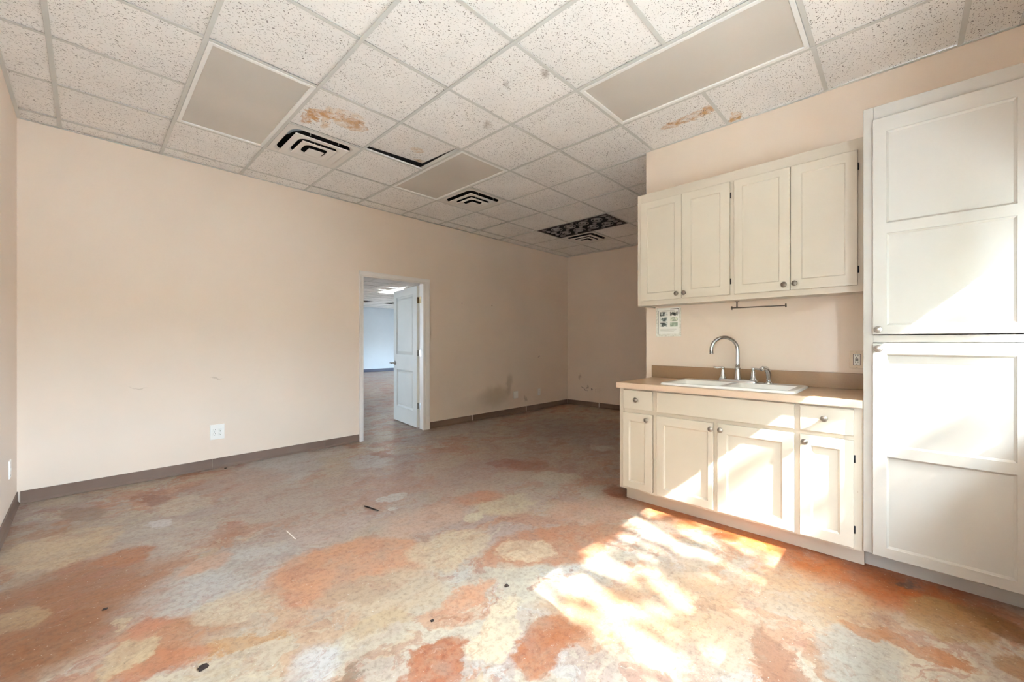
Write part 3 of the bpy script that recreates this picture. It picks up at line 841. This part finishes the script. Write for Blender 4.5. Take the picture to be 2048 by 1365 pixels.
cf = struct(sl.build('ceiling_far', M['slab']), 'sagging white tile ceiling of the room beyond the doorway')
def sag_tile():
    mb = MB(); n = 4; vs = []; h = T/2-.004
    for a in range(n+1):
        for b in range(n+1):
            u, v = 2*a/n-1, 2*b/n-1
            vs.append((u*h, v*h, -.016*(1-u*u)*(1-v*v)))
    return mb.add(vs, [(a*(n+1)+b, (a+1)*(n+1)+b, (a+1)*(n+1)+b+1, a*(n+1)+b+1) for a in range(n) for b in range(n)], 0, True).mesh('ceiling_tile', M['tile'])
sagm = sag_tile()
ftee = MB().box(-T/2, T/2, -BW, BW, -.004, 0).mesh('grid_bar', M['grid'])
ftee2 = MB().box(-BW, BW, -T/2, T/2, -.004, 0).mesh('grid_bar', M['grid'])
far_lit = {(6, 8), (6, 9)}
far_vent = {(7, 14), (9, 14)}
for j in range(0, 18):
    yc = YN+.12+.30+j*T
    for i in range(-2, 20):
        xc = 3.237+(i-1)*T
        lo, hi = .15+.40*(yc+4.64)-.5, .15+.72*(yc+4.64)+.5
        if not (lo < xc < hi) or xc > 10.7: continue
        inst(ftee, 'grid_bar', cf, (xc, yc-T/2, HF)); inst(ftee2, 'grid_bar', cf, (xc-T/2, yc, HF))
        if (i, j) in far_lit or (i, j) in far_vent: continue
        inst(sagm, 'ceiling_tile', cf, (xc, yc, HF+.004+rng.uniform(0, .004)), (rng.uniform(-.008, .008), rng.uniform(-.008, .008), 0))
# cheap cover for the rest of that ceiling, out of sight from the doorway
MB().box(-2.88, 11.0, YN+.13, 11.35, HF+.06, HF+.07).build('ceiling_board', M['tile'], cf)
xc, yc = 3.237+5*T, YN+.12+.30+8.5*T
t = thing('ceiling_lamp', (xc, yc, HF), 'glowing white ceiling lamp seen through the doorway', 'ceiling lamp')
MB().box(xc-T/2+.03, xc+T/2-.03, yc-T+.03, yc+T-.03, HF+.002, HF+.006).build('diffuser', M['lit'], t)
fr = MB()
for x0, x1, y0, y1 in ((-.29, -.27, -.59, .59), (.27, .29, -.59, .59), (-.27, .27, -.59, -.57), (-.27, .27, .57, .59)): fr.box(xc+x0, xc+x1, yc+y0, yc+y1, HF-.004, HF+.02)
fr.build('lamp_frame', M['lampframe'], t)
for k, (i, j) in enumerate(sorted(far_vent)):
    xc, yc = 3.237+(i-1)*T, YN+.12+.30+j*T
    t = thing('ceiling_vent', (xc, yc, HF), ['left dark ceiling vent seen through the doorway', 'right dark ceiling vent seen through the doorway, by the door edge'][k], 'vent', 'vents of the next room')
    ring(MB(), [(.29, .004, -.004), (.26, .02, -.004), (.255, .02, .0)]).build('face_plate', M['vent'], None).parent = t
    d = MB(); ring(d, [(.258, .02, .0), (.258, .02, .06)], True); d.build('duct', M['dark'], None).parent = t
    ring(MB(), [(.07, .004, -.012), (.068, .004, -.014)], True).build('louvre_ring', M['vent'], None).parent = t
base_run('baseboard_far', 'x', 11.35, -1, [(1.0, 6.0), (6.003, 11.0)], 'dark navy baseboard of the room beyond the doorway', 'darkbase', .125)

# ------------------------------------------------------------------ cabinets
def knob_mesh(name, mat):
    """round knob, axis -X, base at the origin"""
    return MB().lathe((0, 0, 0), (-1, 0, 0), [(.009, -.0005), (.009, .002), (.006, .005), (.006, .013), (.010, .016), (.0165, .019), (.0172, .0225), (.0150, .0258), (.0128, .0252), (.0112, .0262), (.006, .0285), (.0008, .029)], 24).mesh(name, mat)
KN = knob_mesh('knob', M['nickel']); KO = knob_mesh('knob', M['oldnickel'])
HG = MB().lathe((0, 0, -.02), (0, 0, 1), [(.004, 0), (.004, .04)], 8).mesh('hinge', M['black'])

def front(parent, name, X, y0, y1, z0, z1, panels=(), th=.019, recess=.011, bevel=.010, knobs=(), kmesh=None, hinges=(), mat='cabdoor'):
    """a door or drawer front facing -X, with its sunk panels, knob and hinges as sub-parts"""
    def out(a, b, d): return (X+d, a, b)
    mb = MB(); panel_face(mb, (y0, y1), (z0, z1), panels, X, recess, bevel, out)
    c = .002
    for a in (y0, y1): mb.quad((X+c, a, z0), (X+th, a, z0), (X+th, a, z1), (X+c, a, z1))
    for b in (z0, z1): mb.quad((X+c, y0, b), (X+th, y0, b), (X+th, y1, b), (X+c, y1, b))
    mb.quad((X+th, y0, z0), (X+th, y1, z0), (X+th, y1, z1), (X+th, y0, z1))
    o = mb.build(name, M[mat], parent)
    for p in panels:
        e = bevel
        MB().box(X+recess, X+recess+.004, p[0]+e-.001, p[1]-e+.001, p[2]+e-.001, p[3]-e+.001).build('panel', M[mat], o)
    for (y, z) in knobs: inst(kmesh or KN, 'knob', o, (X, y, z))
    for (y, z) in hinges: inst(HG, 'hinge', o, (X+.010, y, z))
    return o

# tall pantry cabinet
FX = 2.985
pt = thing('pantry_cabinet', (3.3, -4.79, 0), 'tall off-white pantry cabinet with two panelled doors at the right edge', 'cabinet')
b = MB()
b.cbox(FX, FX+.02, -4.530, -4.489, .125, 2.452, .0015)
b.box(FX, FX+.02, -5.098, -5.046, .125, 2.452)
b.cbox(FX, FX+.02, -5.046, -4.530, 2.382, 2.452, .0015); b.box(FX, FX+.02, -5.046, -4.530, 1.226, 1.262); b.box(FX, FX+.02, -5.046, -4.530, .125, .128)
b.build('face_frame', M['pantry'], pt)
b = MB(); b.box(FX+.02, XK-.002, -4.508, -4.489, .125, 2.452); b.box(FX+.02, XK-.002, -5.098, -5.079, .125, 2.452)
b.box(FX+.02, XK-.002, -5.079, -4.508, 2.433, 2.452); b.box(FX+.02, XK-.002, -5.079, -4.508, .125, .143); b.box(XK-.010, XK-.002, -5.079, -4.508, .143, 2.433)
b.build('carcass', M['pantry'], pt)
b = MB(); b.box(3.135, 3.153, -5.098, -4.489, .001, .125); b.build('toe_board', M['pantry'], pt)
PD = FX-.020
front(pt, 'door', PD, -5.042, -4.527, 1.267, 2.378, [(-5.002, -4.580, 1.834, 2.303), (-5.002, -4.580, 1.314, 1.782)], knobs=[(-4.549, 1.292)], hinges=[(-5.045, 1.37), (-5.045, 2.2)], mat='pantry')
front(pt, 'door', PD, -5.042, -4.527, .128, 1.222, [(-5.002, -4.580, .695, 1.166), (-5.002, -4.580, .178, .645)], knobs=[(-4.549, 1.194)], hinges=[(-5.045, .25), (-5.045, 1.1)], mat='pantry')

# sink base cabinet
BX = 3.010
bt = thing('sink_base_cabinet', (3.3, -3.77, 0), 'off-white base cabinet with two drawers and four doors under the sink', 'cabinet')
Y0, Y1, Z0, Z1 = -4.487, -3.056, .108, .879
b = MB()
def fr_(y0, y1, z0, z1): b.box(BX, BX+.019, y0, y1, z0, z1)
b.cbox(BX, BX+.019, -3.094, Y1, Z0, Z1, .0012); fr_(-3.360, -3.326, Z0, Z1); fr_(-4.212, -4.182, Z0, Z1); fr_(Y0, -4.450, Z0, Z1)
for ya, yb in ((-3.326, -3.094), (-4.182, -3.360), (-4.450, -4.212)):
    for za, zb in ((.866, Z1), (.694, .724), (Z0, .130)): fr_(ya, yb, za, zb)
fr_(-3.768, -3.741, .130, .694)
b.build('face_frame', M['cab'], bt)
b = MB(); b.box(BX+.019, XK-.002, Y1-.019, Y1, Z0, Z1); b.box(BX+.019, XK-.002, Y0, Y0+.019, Z0, Z1)
b.box(BX+.019, XK-.002, Y0+.019, Y1-.019, Z0, Z0+.018); b.box(XK-.010, XK-.002, Y0+.019, Y1-.019, Z0+.018, Z1)
b.build('carcass', M['cab'], bt)
b = MB(); b.box(3.108, 3.126, Y0, -3.062, .001, Z0); b.box(3.126, XK-.002, -3.080, -3.062, .001, Z0); b.build('toe_board', M['cab'], bt)
DF = BX-.019
front(bt, 'drawer', DF, -3.327, -3.094, .724, .866, knobs=[(-3.205, .797)])
front(bt, 'drawer', DF, -4.450, -4.212, .724, .866, knobs=[(-4.325, .803)])
front(bt, 'false_front', DF, -4.184, -3.358, .724, .868)
front(bt, 'door', DF, -3.324, -3.092, .128, .695, [(-3.270, -3.141, .176, .637)], knobs=[(-3.288, .657)])
front(bt, 'door', DF, -3.742, -3.356, .124, .696, [(-3.710, -3.409, .178, .638)], knobs=[(-3.731, .658)])
front(bt, 'door', DF, -4.183, -3.767, .124, .699, [(-4.126, -3.822, .178, .636)], knobs=[(-3.790, .660)])
front(bt, 'door', DF, -4.450, -4.211, .122, .698, [(-4.392, -4.263, .178, .642)], knobs=[(-4.236, .661)], hinges=[(-4.453, .60), (-4.453, .22)])

# wall cabinet
UX = 3.318
ut = thing('wall_cabinet', (3.47, -3.77, 1.528), 'off-white wall cabinet with four tall doors above the sink', 'cabinet')
Y0, Y1, Z0, Z1 = -4.487, -3.050, 1.528, 2.440
b = MB()
def fu(y0, y1, z0, z1): b.box(UX, UX+.019, y0, y1, z0, z1)
b.cbox(UX, UX+.019, -3.086, Y1, Z0, Z1, .0012); fu(-3.782, -3.753, Z0, Z1); fu(Y0, -4.445, Z0, Z1)
for ya, yb in ((-3.753, -3.086), (-4.445, -3.782)):
    fu(ya, yb, 2.364, Z1); fu(ya, yb, Z0, 1.570)
b.build('face_frame', M['cab'], ut)
b = MB(); b.box(UX+.019, XK-.002, Y1-.016, Y1, Z0, Z1); b.box(UX+.019, XK-.002, Y0, Y0+.016, Z0, Z1)
b.box(UX+.019, XK-.002, Y0+.016, Y1-.016, Z0+.012, Z0+.028); b.box(UX+.019, XK-.002, Y0+.016, Y1-.016, Z1-.016, Z1)
b.build('carcass', M['cab'], ut)
UF = UX-.019
kw = dict(recess=.006, bevel=.006, kmesh=KO)
front(ut, 'door', UF, -3.417, -3.082, 1.566, 2.366, [(-3.364, -3.140, 1.624, 2.312)], knobs=[(-3.383, 1.604)], **kw)
front(ut, 'door', UF, -3.755, -3.420, 1.566, 2.366, [(-3.693, -3.486, 1.628, 2.307)], knobs=[(-3.440, 1.604)], hinges=[(-3.758, 1.66), (-3.758, 2.27)], **kw)
front(ut, 'door', UF, -4.112, -3.783, 1.567, 2.366, [(-4.054, -3.834, 1.626, 2.316)], knobs=[(-4.082, 1.603)], **kw)
front(ut, 'door', UF, -4.447, -4.116, 1.567, 2.366, [(-4.391, -4.173, 1.630, 2.307)], knobs=[(-4.139, 1.605)], hinges=[(-4.450, 1.66), (-4.450, 2.27)], **kw)

# countertop with a sink cut-out, backsplash
SX0, SX1, SY0, SY1 = 3.035, 3.535, -4.183, -3.355
ct = thing('countertop', (3.3, -3.77, .88), 'tan laminate countertop around the white sink', 'countertop')
CX0, CY0, CY1 = 2.972, -4.4875, -3.046
HX0, HX1, HY0, HY1 = SX0+.02, SX1-.02, SY0+.02, SY1-.02
b = MB()
for x0, x1, y0, y1 in ((CX0+.001, HX0, CY0, CY1-.001), (HX1, 3.616, CY0, CY1-.001), (HX0, HX1, CY0, HY0), (HX0, HX1, HY1, CY1-.001)): b.box(x0, x1, y0, y1, .880, .920)
b.build('slab', M['lam'], ct)
b = MB(); b.box(CX0-.0005, CX0+.001, CY0, CY1, .8795, .9195); b.box(CX0+.001, 3.616, CY1-.001, CY1+.0005, .8795, .9195)
b.build('edge_band', M['lamedge'], ct)
b = MB(); b.cbox(3.599, 3.618, CY0, -3.040, .9205, 1.025, .0015); b.build('backsplash', M['splash'], ct)

# double-bowl drop-in sink
sk = thing('kitchen_sink', (3.28, -3.77, .92), 'white enamelled double-bowl sink set in the countertop', 'sink')
def rr(x0, x1, y0, y1, r, z, n=4):
    pts = []
    for q, (sx, sy) in enumerate(((1, 1), (-1, 1), (-1, -1), (1, -1))):
        cx = x1-r if sx > 0 else x0+r; cy = y1-r if sy > 0 else y0+r
        for k in range(n+1):
            a = q*math.pi/2+k*math.pi/2/n; pts.append((cx+r*math.cos(a), cy+r*math.sin(a), z))
    return pts
def loft(mb, loops, cap=False, smooth=True):
    vs = []; fs = []; n = len(loops[0])
    for l in loops: vs += l
    for i in range(len(loops)-1):
        for k in range(n): fs.append((i*n+k, i*n+(k+1) % n, (i+1)*n+(k+1) % n, (i+1)*n+k))
    if cap: fs.append(tuple(range((len(loops)-1)*n, len(loops)*n)))
    return mb.add(vs, fs, 0, smooth)
bowls = [(SX0+.045, SX1-.115, SY0+.045, -3.785), (SX0+.045, SX1-.115, -3.750, SY1-.045)]
b = MB()
loft(b, [rr(SX0, SX1, SY0, SY1, .035, .9205), rr(SX0+.003, SX1-.003, SY0+.003, SY1-.003, .034, .930), rr(SX0+.012, SX1-.012, SY0+.012, SY1-.012, .03, .936), rr(SX0+.022, SX1-.022, SY0+.022, SY1-.022, .025, .9345)])
zt = .9345; xs = [SX0+.022, bowls[0][0], bowls[0][1], SX1-.022]
yy = [SY0+.022, bowls[0][2], bowls[0][3], bowls[1][2], bowls[1][3], SY1-.022]
for i in range(3):
    for j in range(5):
        if i == 1 and j in (1, 3): continue
        b.quad((xs[i], yy[j], zt), (xs[i+1], yy[j], zt), (xs[i+1], yy[j+1], zt), (xs[i], yy[j+1], zt))
b.build('rim', M['porcelain'], sk)
for (x0, x1, y0, y1) in bowls:
    b = MB(); loft(b, [rr(x0-.001, x1+.001, y0-.001, y1+.001, .002, zt), rr(x0+.006, x1-.006, y0+.006, y1-.006, .03, .927), rr(x0+.014, x1-.014, y0+.014, y1-.014, .045, .80), rr(x0+.05, x1-.05, y0+.05, y1-.05, .05, .762), rr(x0+.13, x1-.13, y0+.13, y1-.13, .03, .757)], True)
    bo = b.build('bowl', M['porcelain'], sk)
    MB().lathe(((x0+x1)/2, (y0+y1)/2, .7575), (0, 0, 1), [(.042, 0), (.042, .002), (.034, .003), (.03, -.002+.003)], 18).build('drain', M['chrome'], bo)

# faucet with two levers
FXc, FYc, FZ = 3.487, -3.757, .9345
fc = thing('kitchen_faucet', (FXc, FYc, FZ), 'chrome gooseneck faucet with two lever handles behind the sink', 'faucet')
b = MB(); loft(b, [rr(FXc-.032, FXc+.032, FYc-.134, FYc+.134, .03, FZ), rr(FXc-.030, FXc+.030, FYc-.132, FYc+.132, .028, FZ+.012), rr(FXc-.024, FXc+.024, FYc-.125, FYc+.125, .022, FZ+.020)], True)
b.build('base_plate', M['chrome'], fc)
b = MB(); b.lathe((FXc, FYc, FZ+.018), (0, 0, 1), [(.027, 0), (.0255, .004), (.018, .045), (.0155, .072), (.0150, .078), (.019, .080), (.019, .086), (.0135, .090), (.0130, .100)], 24)
b.build('spout_base', M['chrome'], fc)
du = Vector((-.69, .724, 0)).normalized(); pts = []; R = .098
for k in range(5): pts.append(Vector((FXc, FYc, FZ+.10+.13*k/4)))
zc = FZ+.232
for k in range(1, 15):
    a = math.pi*k/14*1.06
    pts.append(Vector((FXc, FYc, zc)) + du*(R-R*math.cos(a)) + Vector((0, 0, R*math.sin(a))))
MB().tube(pts, [.0135]*4+[.013]*14+[.0125], 14).build('spout', M['chrome'], fc)
e = pts[-1]; dn = (pts[-1]-pts[-2]).normalized(); MB().lathe(e-dn*.004, dn, [(.0142, 0), (.0142, .010), (.011, .012)], 14).build('aerator', M['chrome'], fc)
for s in (1, -1):
    hy = FYc+s*.102
    b = MB(); b.lathe((FXc, hy, FZ+.018), (0, 0, 1), [(.027, 0), (.026, .006), (.019, .014), (.0155, .04), (.0135, .058), (.010, .066), (.010, .074), (.013, .077), (.013, .086), (.010, .090)], 20)
    ho = b.build('handle', M['chrome'], fc)
    b = MB(); z = FZ+.102
    b.tube([(FXc+.004, hy-s*.010, z), (FXc-.002, hy+s*.012, z), (FXc-.008, hy+s*.035, z-.003), (FXc-.014, hy+s*.050, z-.001), (FXc-.017, hy+s*.062, z+.005)], [.006, .0075, .0075, .0085, .0045], 10, 0, .8)
    b.build('lever', M['chrome'], ho)
sp = thing('sink_sprayer', (3.487, -3.955, FZ), 'curved chrome side sprayer to the right of the faucet', 'sprayer')
b = MB(); b.lathe((3.487, -3.955, FZ), (0, 0, 1), [(.029, 0), (.028, .005), (.018, .012), (.0165, .018)], 18); b.build('sprayer_base', M['chrome'], sp)
b = MB(); q = [(3.487, -3.955, FZ+.012), (3.487, -3.955, FZ+.045), (3.485, -3.954, FZ+.07), (3.476, -3.950, FZ+.093), (3.460, -3.942, FZ+.108), (3.436, -3.931, FZ+.111), (3.422, -3.925, FZ+.103)]
b.tube(q, [.0135, .0155, .018, .0185, .017, .0155, .015], 14); b.build('sprayer_head', M['chrome'], sp)

# towel bar hung under the wall cabinet
tb = thing('paper_towel_holder', (3.45, -3.762, 1.528), 'thin bronze paper towel holder hung under the wall cabinet', 'towel holder')
b = MB(); b.lathe((3.45, -3.762, 1.5275), (0, 0, -1), [(.016, 0), (.016, .003), (.006, .005)], 14)
for dx in (-.006, .006): b.tube([(3.45+dx, -3.762, 1.526), (3.45+dx, -3.762, 1.482)], .0035, 8)
b.build('stem', M['oldnickel'], tb)
b = MB(); b.tube([(3.45, -3.728, 1.481), (3.45, -4.064, 1.479)], .0045, 10); b.build('bar', M['oldnickel'], tb)
for y in (-3.728, -4.064): MB().lathe((3.45, y-.003, 1.480), (0, 1, 0), [(.013, 0), (.014, .003), (.013, .006)], 14).build('end_cap', M['oldnickel'], tb)

# laminated notice with six small photographs
nt = thing('notice', (3.62, -3.181, 1.41), 'laminated white notice with six small photographs under the wall cabinet corner', 'notice')
MB().cbox(3.6175, 3.6195, -3.290, -3.073, 1.278, 1.526, .0004).build('sheet', M['paperwhite'], nt)
def sleeve():
    n = NT('crinkled_tape', 0.15, 0.6); P = n.position()
    n.base(n.mix(n.smooth(n.noise(P, 60, 4), .4, .65), (240, 239, 230), (216, 214, 202)))
    n.bump(n.noise(P, 70, 4), .6, .004); return n.mat
M['sleeve'] = sleeve()
b = MB()
for y0, y1, z0, z1 in ((-3.290, -3.274, 1.278, 1.526), (-3.089, -3.073, 1.278, 1.526), (-3.274, -3.089, 1.278, 1.300)): b.box(3.6165, 3.6176, y0, y1, z0, z1)
b.build('tape', M['sleeve'], nt)
b = MB(); b.box(3.6168, 3.6176, -3.272, -3.198, 1.511, 1.516); b.box(3.6168, 3.6176, -3.272, -3.268, 1.470, 1.511); b.box(3.6170, 3.6176, -3.096, -3.093, 1.300, 1.505)
b.build('dark_border', M['black'], nt)
def print_mat(k):
    tones = [(40, 48, 46), (30, 32, 28), (70, 84, 82), (150, 162, 140), (50, 60, 58), (150, 166, 146)][k]
    light = [(225, 228, 224), (235, 232, 222), (222, 228, 224), (228, 232, 214), (230, 234, 230), (196, 208, 190)][k]
    n = NT('photo_print', .4); P = n.mapping(n.position(), loc=(0, k*1.7, k*.9))
    n.base(n.ramp(n.noise(P, 34, 3, .6), [(.42, tones), (.50, tuple((a+b_)//2 for a, b_ in zip(tones, light))), (.58, light)])); return n.mat
for k in range(6):
    r, c_ = k//2, k % 2
    y1 = -3.108-.088*c_; z1 = 1.490-.046*r
    MB().box(3.6171, 3.6176, y1-.066, y1, z1-.035, z1).build('photograph', print_mat(k), nt)
b = MB(); b.box(3.6172, 3.6176, -3.235, -3.110, 1.5005, 1.5025); b.box(3.6172, 3.6176, -3.225, -3.120, 1.4955, 1.4970)
for k in range(3): b.box(3.6172, 3.6176, -3.25+.01*k, -3.11, 1.340-.010*k, 1.3415-.010*k)
b.build('faint_print', M['nickel'], nt)['kind'] = 'stuff'

# ------------------------------------------------------------------ wall plates
def duplex(mb, face, o):
    pass
def wall_plate(name, base, axis, out, w, h, label, cat, gangs=1, kind='duplex', mat='plate', group=None):
    """axis: unit vector along the wall, out: unit vector into the room"""
    base = Vector(base); ax = Vector(axis); ou = Vector(out); up = Vector((0, 0, 1))
    t = thing(name, base, label, cat, group)
    def P(a, b, d): return base + ax*a + up*b + ou*d
    def slab(mb, a0, a1, b0, b1, d0, d1, mi=0, ch=0):
        mb.add([P(a0,b0,d0),P(a1,b0,d0),P(a1,b1,d0),P(a0,b1,d0),P(a0+ch,b0+ch,d1),P(a1-ch,b0+ch,d1),P(a1-ch,b1-ch,d1),P(a0+ch,b1-ch,d1)],
               [(0,3,2,1),(4,5,6,7),(0,1,5,4),(1,2,6,5),(2,3,7,6),(3,0,4,7)], mi)
    mb = MB(); slab(mb, -w/2, w/2, -h/2, h/2, .0003, .006, 0, .003); mb.build('plate', M[mat], t)
    def slots(mb, a, b, d):
        for da in (-.0065, .0065): slab(mb, a+da-.0014, a+da+.0014, b+.000, b+.009, d, d+.0004, 0)
        slab(mb, a-.0026, a+.0026, b-.011, b-.006, d, d+.0004, 0)
    for g in range(gangs):
        a = (g-(gangs-1)/2)*.046
        if kind == 'duplex':
            for s in (-1, 1):
                mb = MB(); slab(mb, a-.016, a+.016, s*.0195-.014, s*.0195+.014, .006, .0078, 0, .0015); r = mb.build('receptacle', M[mat], t)
                mb = MB(); slots(mb, a, s*.0195, .0078); mb.build('slot', M['black'], r)
            mb = MB(); mb.lathe(P(a, 0, .006), ou, [(.003, 0), (.002, .0012)], 8); mb.build('screw', M['steel'], t)
        elif kind == 'gfci':
            mb = MB(); slab(mb, a-.0185, a+.0185, -.0365, .0365, .0058, .0064); mb.build('gasket', M['black'], t)
            mb = MB(); slab(mb, a-.0165, a+.0165, -.0345, .0345, .006, .0085, 0, .001); r = mb.build('receptacle', M[mat if mat != 'beigeplate' else 'plate'], t)
            mb = MB(); slots(mb, a, .022, .0085); slots(mb, a, -.020, .0085); mb.build('slot', M['black'], r)
            mb = MB(); slab(mb, a-.008, a+.008, .0015, .0065, .0085, .0098); slab(mb, a-.008, a+.008, -.0065, -.0015, .0085, .0098); mb.build('test_button', M['black'], r)
            mb = MB()
            for s in (-1, 1): mb.lathe(P(a, s*.049, .006), ou, [(.003, 0), (.002, .0012)], 8)
            mb.build('screw', M['steel'], t)
        elif kind == 'rocker':
            mb = MB(); slab(mb, a-.016, a+.016, -.033, .033, .006, .0075, 0, .001); mb.build('insert', M[mat], t)
        elif kind == 'jack':
            mb = MB(); slab(mb, a-.010, a+.010, -.010, .010, .006, .0085, 0, .001); mb.build('jack', M[mat], t)
            mb = MB()
            for s in (-1, 1): mb.lathe(P(a, s*.042, .006), ou, [(.003, 0), (.002, .0012)], 8)
            mb.build('screw', M['steel'], t)
    return t
N, E_, Kk, L_ = ((1, 0, 0), (0, -1, 0)), ((0, 1, 0), (-1, 0, 0)), ((0, 1, 0), (-1, 0, 0)), ((0, 1, 0), (1, 0, 0))
wall_plate('power_outlet', (1.029, YN, .352), *N, .118, .146, 'white four-socket outlet plate on the long wall left of the doorway', 'outlet', 2)
wall_plate('wall_plate', (5.287, YN, .321), *N, .118, .128, 'white double wall plate low on the long wall right of the smudge', 'outlet', 2, 'rocker')
wall_plate('power_outlet', (5.915, YN, .316), *N, .076, .122, 'narrow white outlet on the long wall nearest the back corner', 'outlet', 1, 'duplex')
wall_plate('power_outlet', (XE, -.480, .313), *E_, .115, .118, 'painted-over double outlet low on the back wall', 'outlet', 2, 'duplex', 'wall')
wall_plate('power_outlet', (XK, -4.424, 1.114), *Kk, .076, .116, 'beige wall outlet with black test buttons beside the tall pantry cabinet', 'outlet', 1, 'gfci', 'beigeplate')
wall_plate('wall_plate', (XW, -.228, .357), *L_, .078, .124, 'blank pale plate on the left wall near the corner', 'outlet', 1, 'jack')
# screw holes left in the long wall
for (x, z, lab) in ((4.096, 1.825, 'left rusty screw left in the long wall right of the doorway'), (4.723, 1.827, 'right rusty screw left in the long wall toward the back corner')):
    tag(MB().lathe((x, YN+.001, z), (0, -1, 0), [(.0085, 0), (.0085, .002), (.006, .004), (.003, .008)], 10).build('wall_screw', M['oldnickel']), lab, 'screw', 'screws in the long wall')

# ------------------------------------------------------------------ debris and a white strip on the floor
tag(MB().tube([(1.582, -1.741, .005), (1.588, -1.775, .006), (1.585, -1.81, .012), (1.600, -1.85, .007), (1.614, -1.892, .004)], [.004, .005, .005, .005, .003], 6).build('twig', M['rust']), 'thin dark curled twig on the floor before the doorway', 'twig')
def crumb(x, y, r, label, seed, flat=.35):
    rg = random.Random(seed); bm = bmesh.new(); bmesh.ops.create_icosphere(bm, subdivisions=2, radius=r)
    for v in bm.verts:
        v.co *= rg.uniform(.6, 1.25); v.co.z = max(v.co.z*flat, -r*.2)
    mb = MB(); bm.verts.index_update(); mb.add([(v.co.x+x, v.co.y+y, v.co.z+r*.2+.0005) for v in bm.verts], [[v.index for v in f.verts] for f in bm.faces]); bm.free()
    return tag(mb.build('dirt_crumb', M['rust']), label, 'debris', 'dirt crumbs on the floor')
crumb(.450, -2.741, .017, 'blackish dirt crumb on the floor nearest the camera at the left', 1)
crumb(1.609, -3.202, .012, 'small dark dirt crumb just left of the sunlit patch', 2)
crumb(.206, -2.000, .010, 'small dark dirt crumb near the left wall', 3)
crumb(1.199, -3.146, .009, 'tiny dark dirt crumb in the middle of the near floor', 4)
crumb(1.080, .115, .012, 'small black crumb beside the long baseboard left of the doorway', 5)
b = MB(); b.cbox(1.043, 1.049, -1.912, -1.749, .0005, .003, .0008); tag(b.build('white_strip', M['white']), 'thin white plastic strip lying on the grey part of the floor', 'strip')

pb = MB(); pb.box(1.0, 3.1, -9.0, YS-.16, -.1, -.08); pb.box(-12, 1.0, -30, -7.3, -.1, -.08); pb.box(1.0, 3.1, -30, -9.0, -.1, -.08); pb.build('planting_bed', M['mulch']); struct(bpy.data.objects['planting_bed'], 'dark mulched planting bed under the window outside')  # dark ground added to cut light bounced onto the pantry
MB().box(-30, 40, -34, -30, -.1, 3.3).build('street_wall', M['stucco']); struct(bpy.data.objects['street_wall'], 'low stucco building across the yard')  # unseen wall added to hide the horizon sky from the long wall
# ------------------------------------------------------------------ hedge added to dim the sky, and shade tree outside
rg = random.Random(5)
bm = bmesh.new(); bmesh.ops.create_grid(bm, x_segments=60, y_segments=24, size=.5)
mb = MB(); bm.verts.ensure_lookup_table(); bm.verts.index_update()
pts = []
for v in bm.verts:
    u, a = v.co.x+.5, (v.co.y+.5)*math.pi
    r = 1+rg.uniform(-.07, .07)
    hx = -9.0+u*11.4; hh = 4.3 if hx < .35 else 3.3
    pts.append((hx, -8.4-.7*math.cos(a)*r, -.1+hh*math.sin(a)**.35*r if 0 < a < math.pi else -.1))
mb.add(pts, [[v.index for v in f.verts] for f in bm.faces], 0, False); bm.free()
tag(mb.build('hedge', M['hedge']), 'clipped green hedge outside across the yard', 'hedge')
# ---- shade tree, throws the dapple
tr = thing('shade_tree', (.6, -12.0, -.1), 'leafy tree outside the window', 'tree')
b = MB(); b.tube([(.6, -12.0, -.1), (.7, -12.0, 2.0), (.6, -11.9, 4.6), (.75, -11.9, 6.6)], [.22, .18, .15, .08], 10); b.build('trunk', M['bark'], tr)
rg = random.Random(11)
bb = MB(); tips = []
for k in range(34):
    a = rg.uniform(0, 6.28); z0 = rg.uniform(4.0, 6.8); L = rg.uniform(1.4, 2.9); ez = rg.uniform(-.1, .9)
    p0 = Vector((.66, -11.92, z0)); p1 = p0 + Vector((math.cos(a)*L*.5, math.sin(a)*L*.5, ez*L*.55)); p2 = p0 + Vector((math.cos(a+.3)*L, math.sin(a+.3)*L, ez*L+.1))
    bb.tube([p0, p1, p2], [.045, .028, .008], 6); tips += [p0.lerp(p1, .6), p1, p1.lerp(p2, .5), p2]
    for _ in range(4):
        q0 = p1.lerp(p2, rg.random()); q1 = q0 + Vector((rg.uniform(-.6, .6), rg.uniform(-.6, .6), rg.uniform(-.3, .5))); bb.tube([q0, q1], [.014, .005], 5); tips += [q0.lerp(q1, .5), q1]
bb.build('branch', M['bark'], tr)['kind'] = 'stuff'
lf = MB()
for k in range(4900):
    while True:
        q = Vector((rg.uniform(-1, 1), rg.uniform(-1, 1), rg.uniform(-1, 1)))
        if q.length < 1: break
    c = Vector((.55 + q.x*2.3, -11.9 + q.y*2.0, 6.1 + q.z*2.1))
    if c.x > 1.30 and rg.random() < .74: continue
    s = rg.uniform(.045, .078); n = Vector((rg.uniform(-1, 1), rg.uniform(-1, 1), rg.uniform(-.2, 1))).normalized(); u = n.orthogonal().normalized(); u.rotate(Matrix.Rotation(rg.uniform(0, 6.28), 3, n)); v = n.cross(u)
    lf.add([c-u*s*1.5, c+v*s*.7, c+u*s*1.5, c-v*s*.7], [(0, 1, 2, 3)])
tag(lf.build('foliage', M['leaf'], tr), kind='stuff')
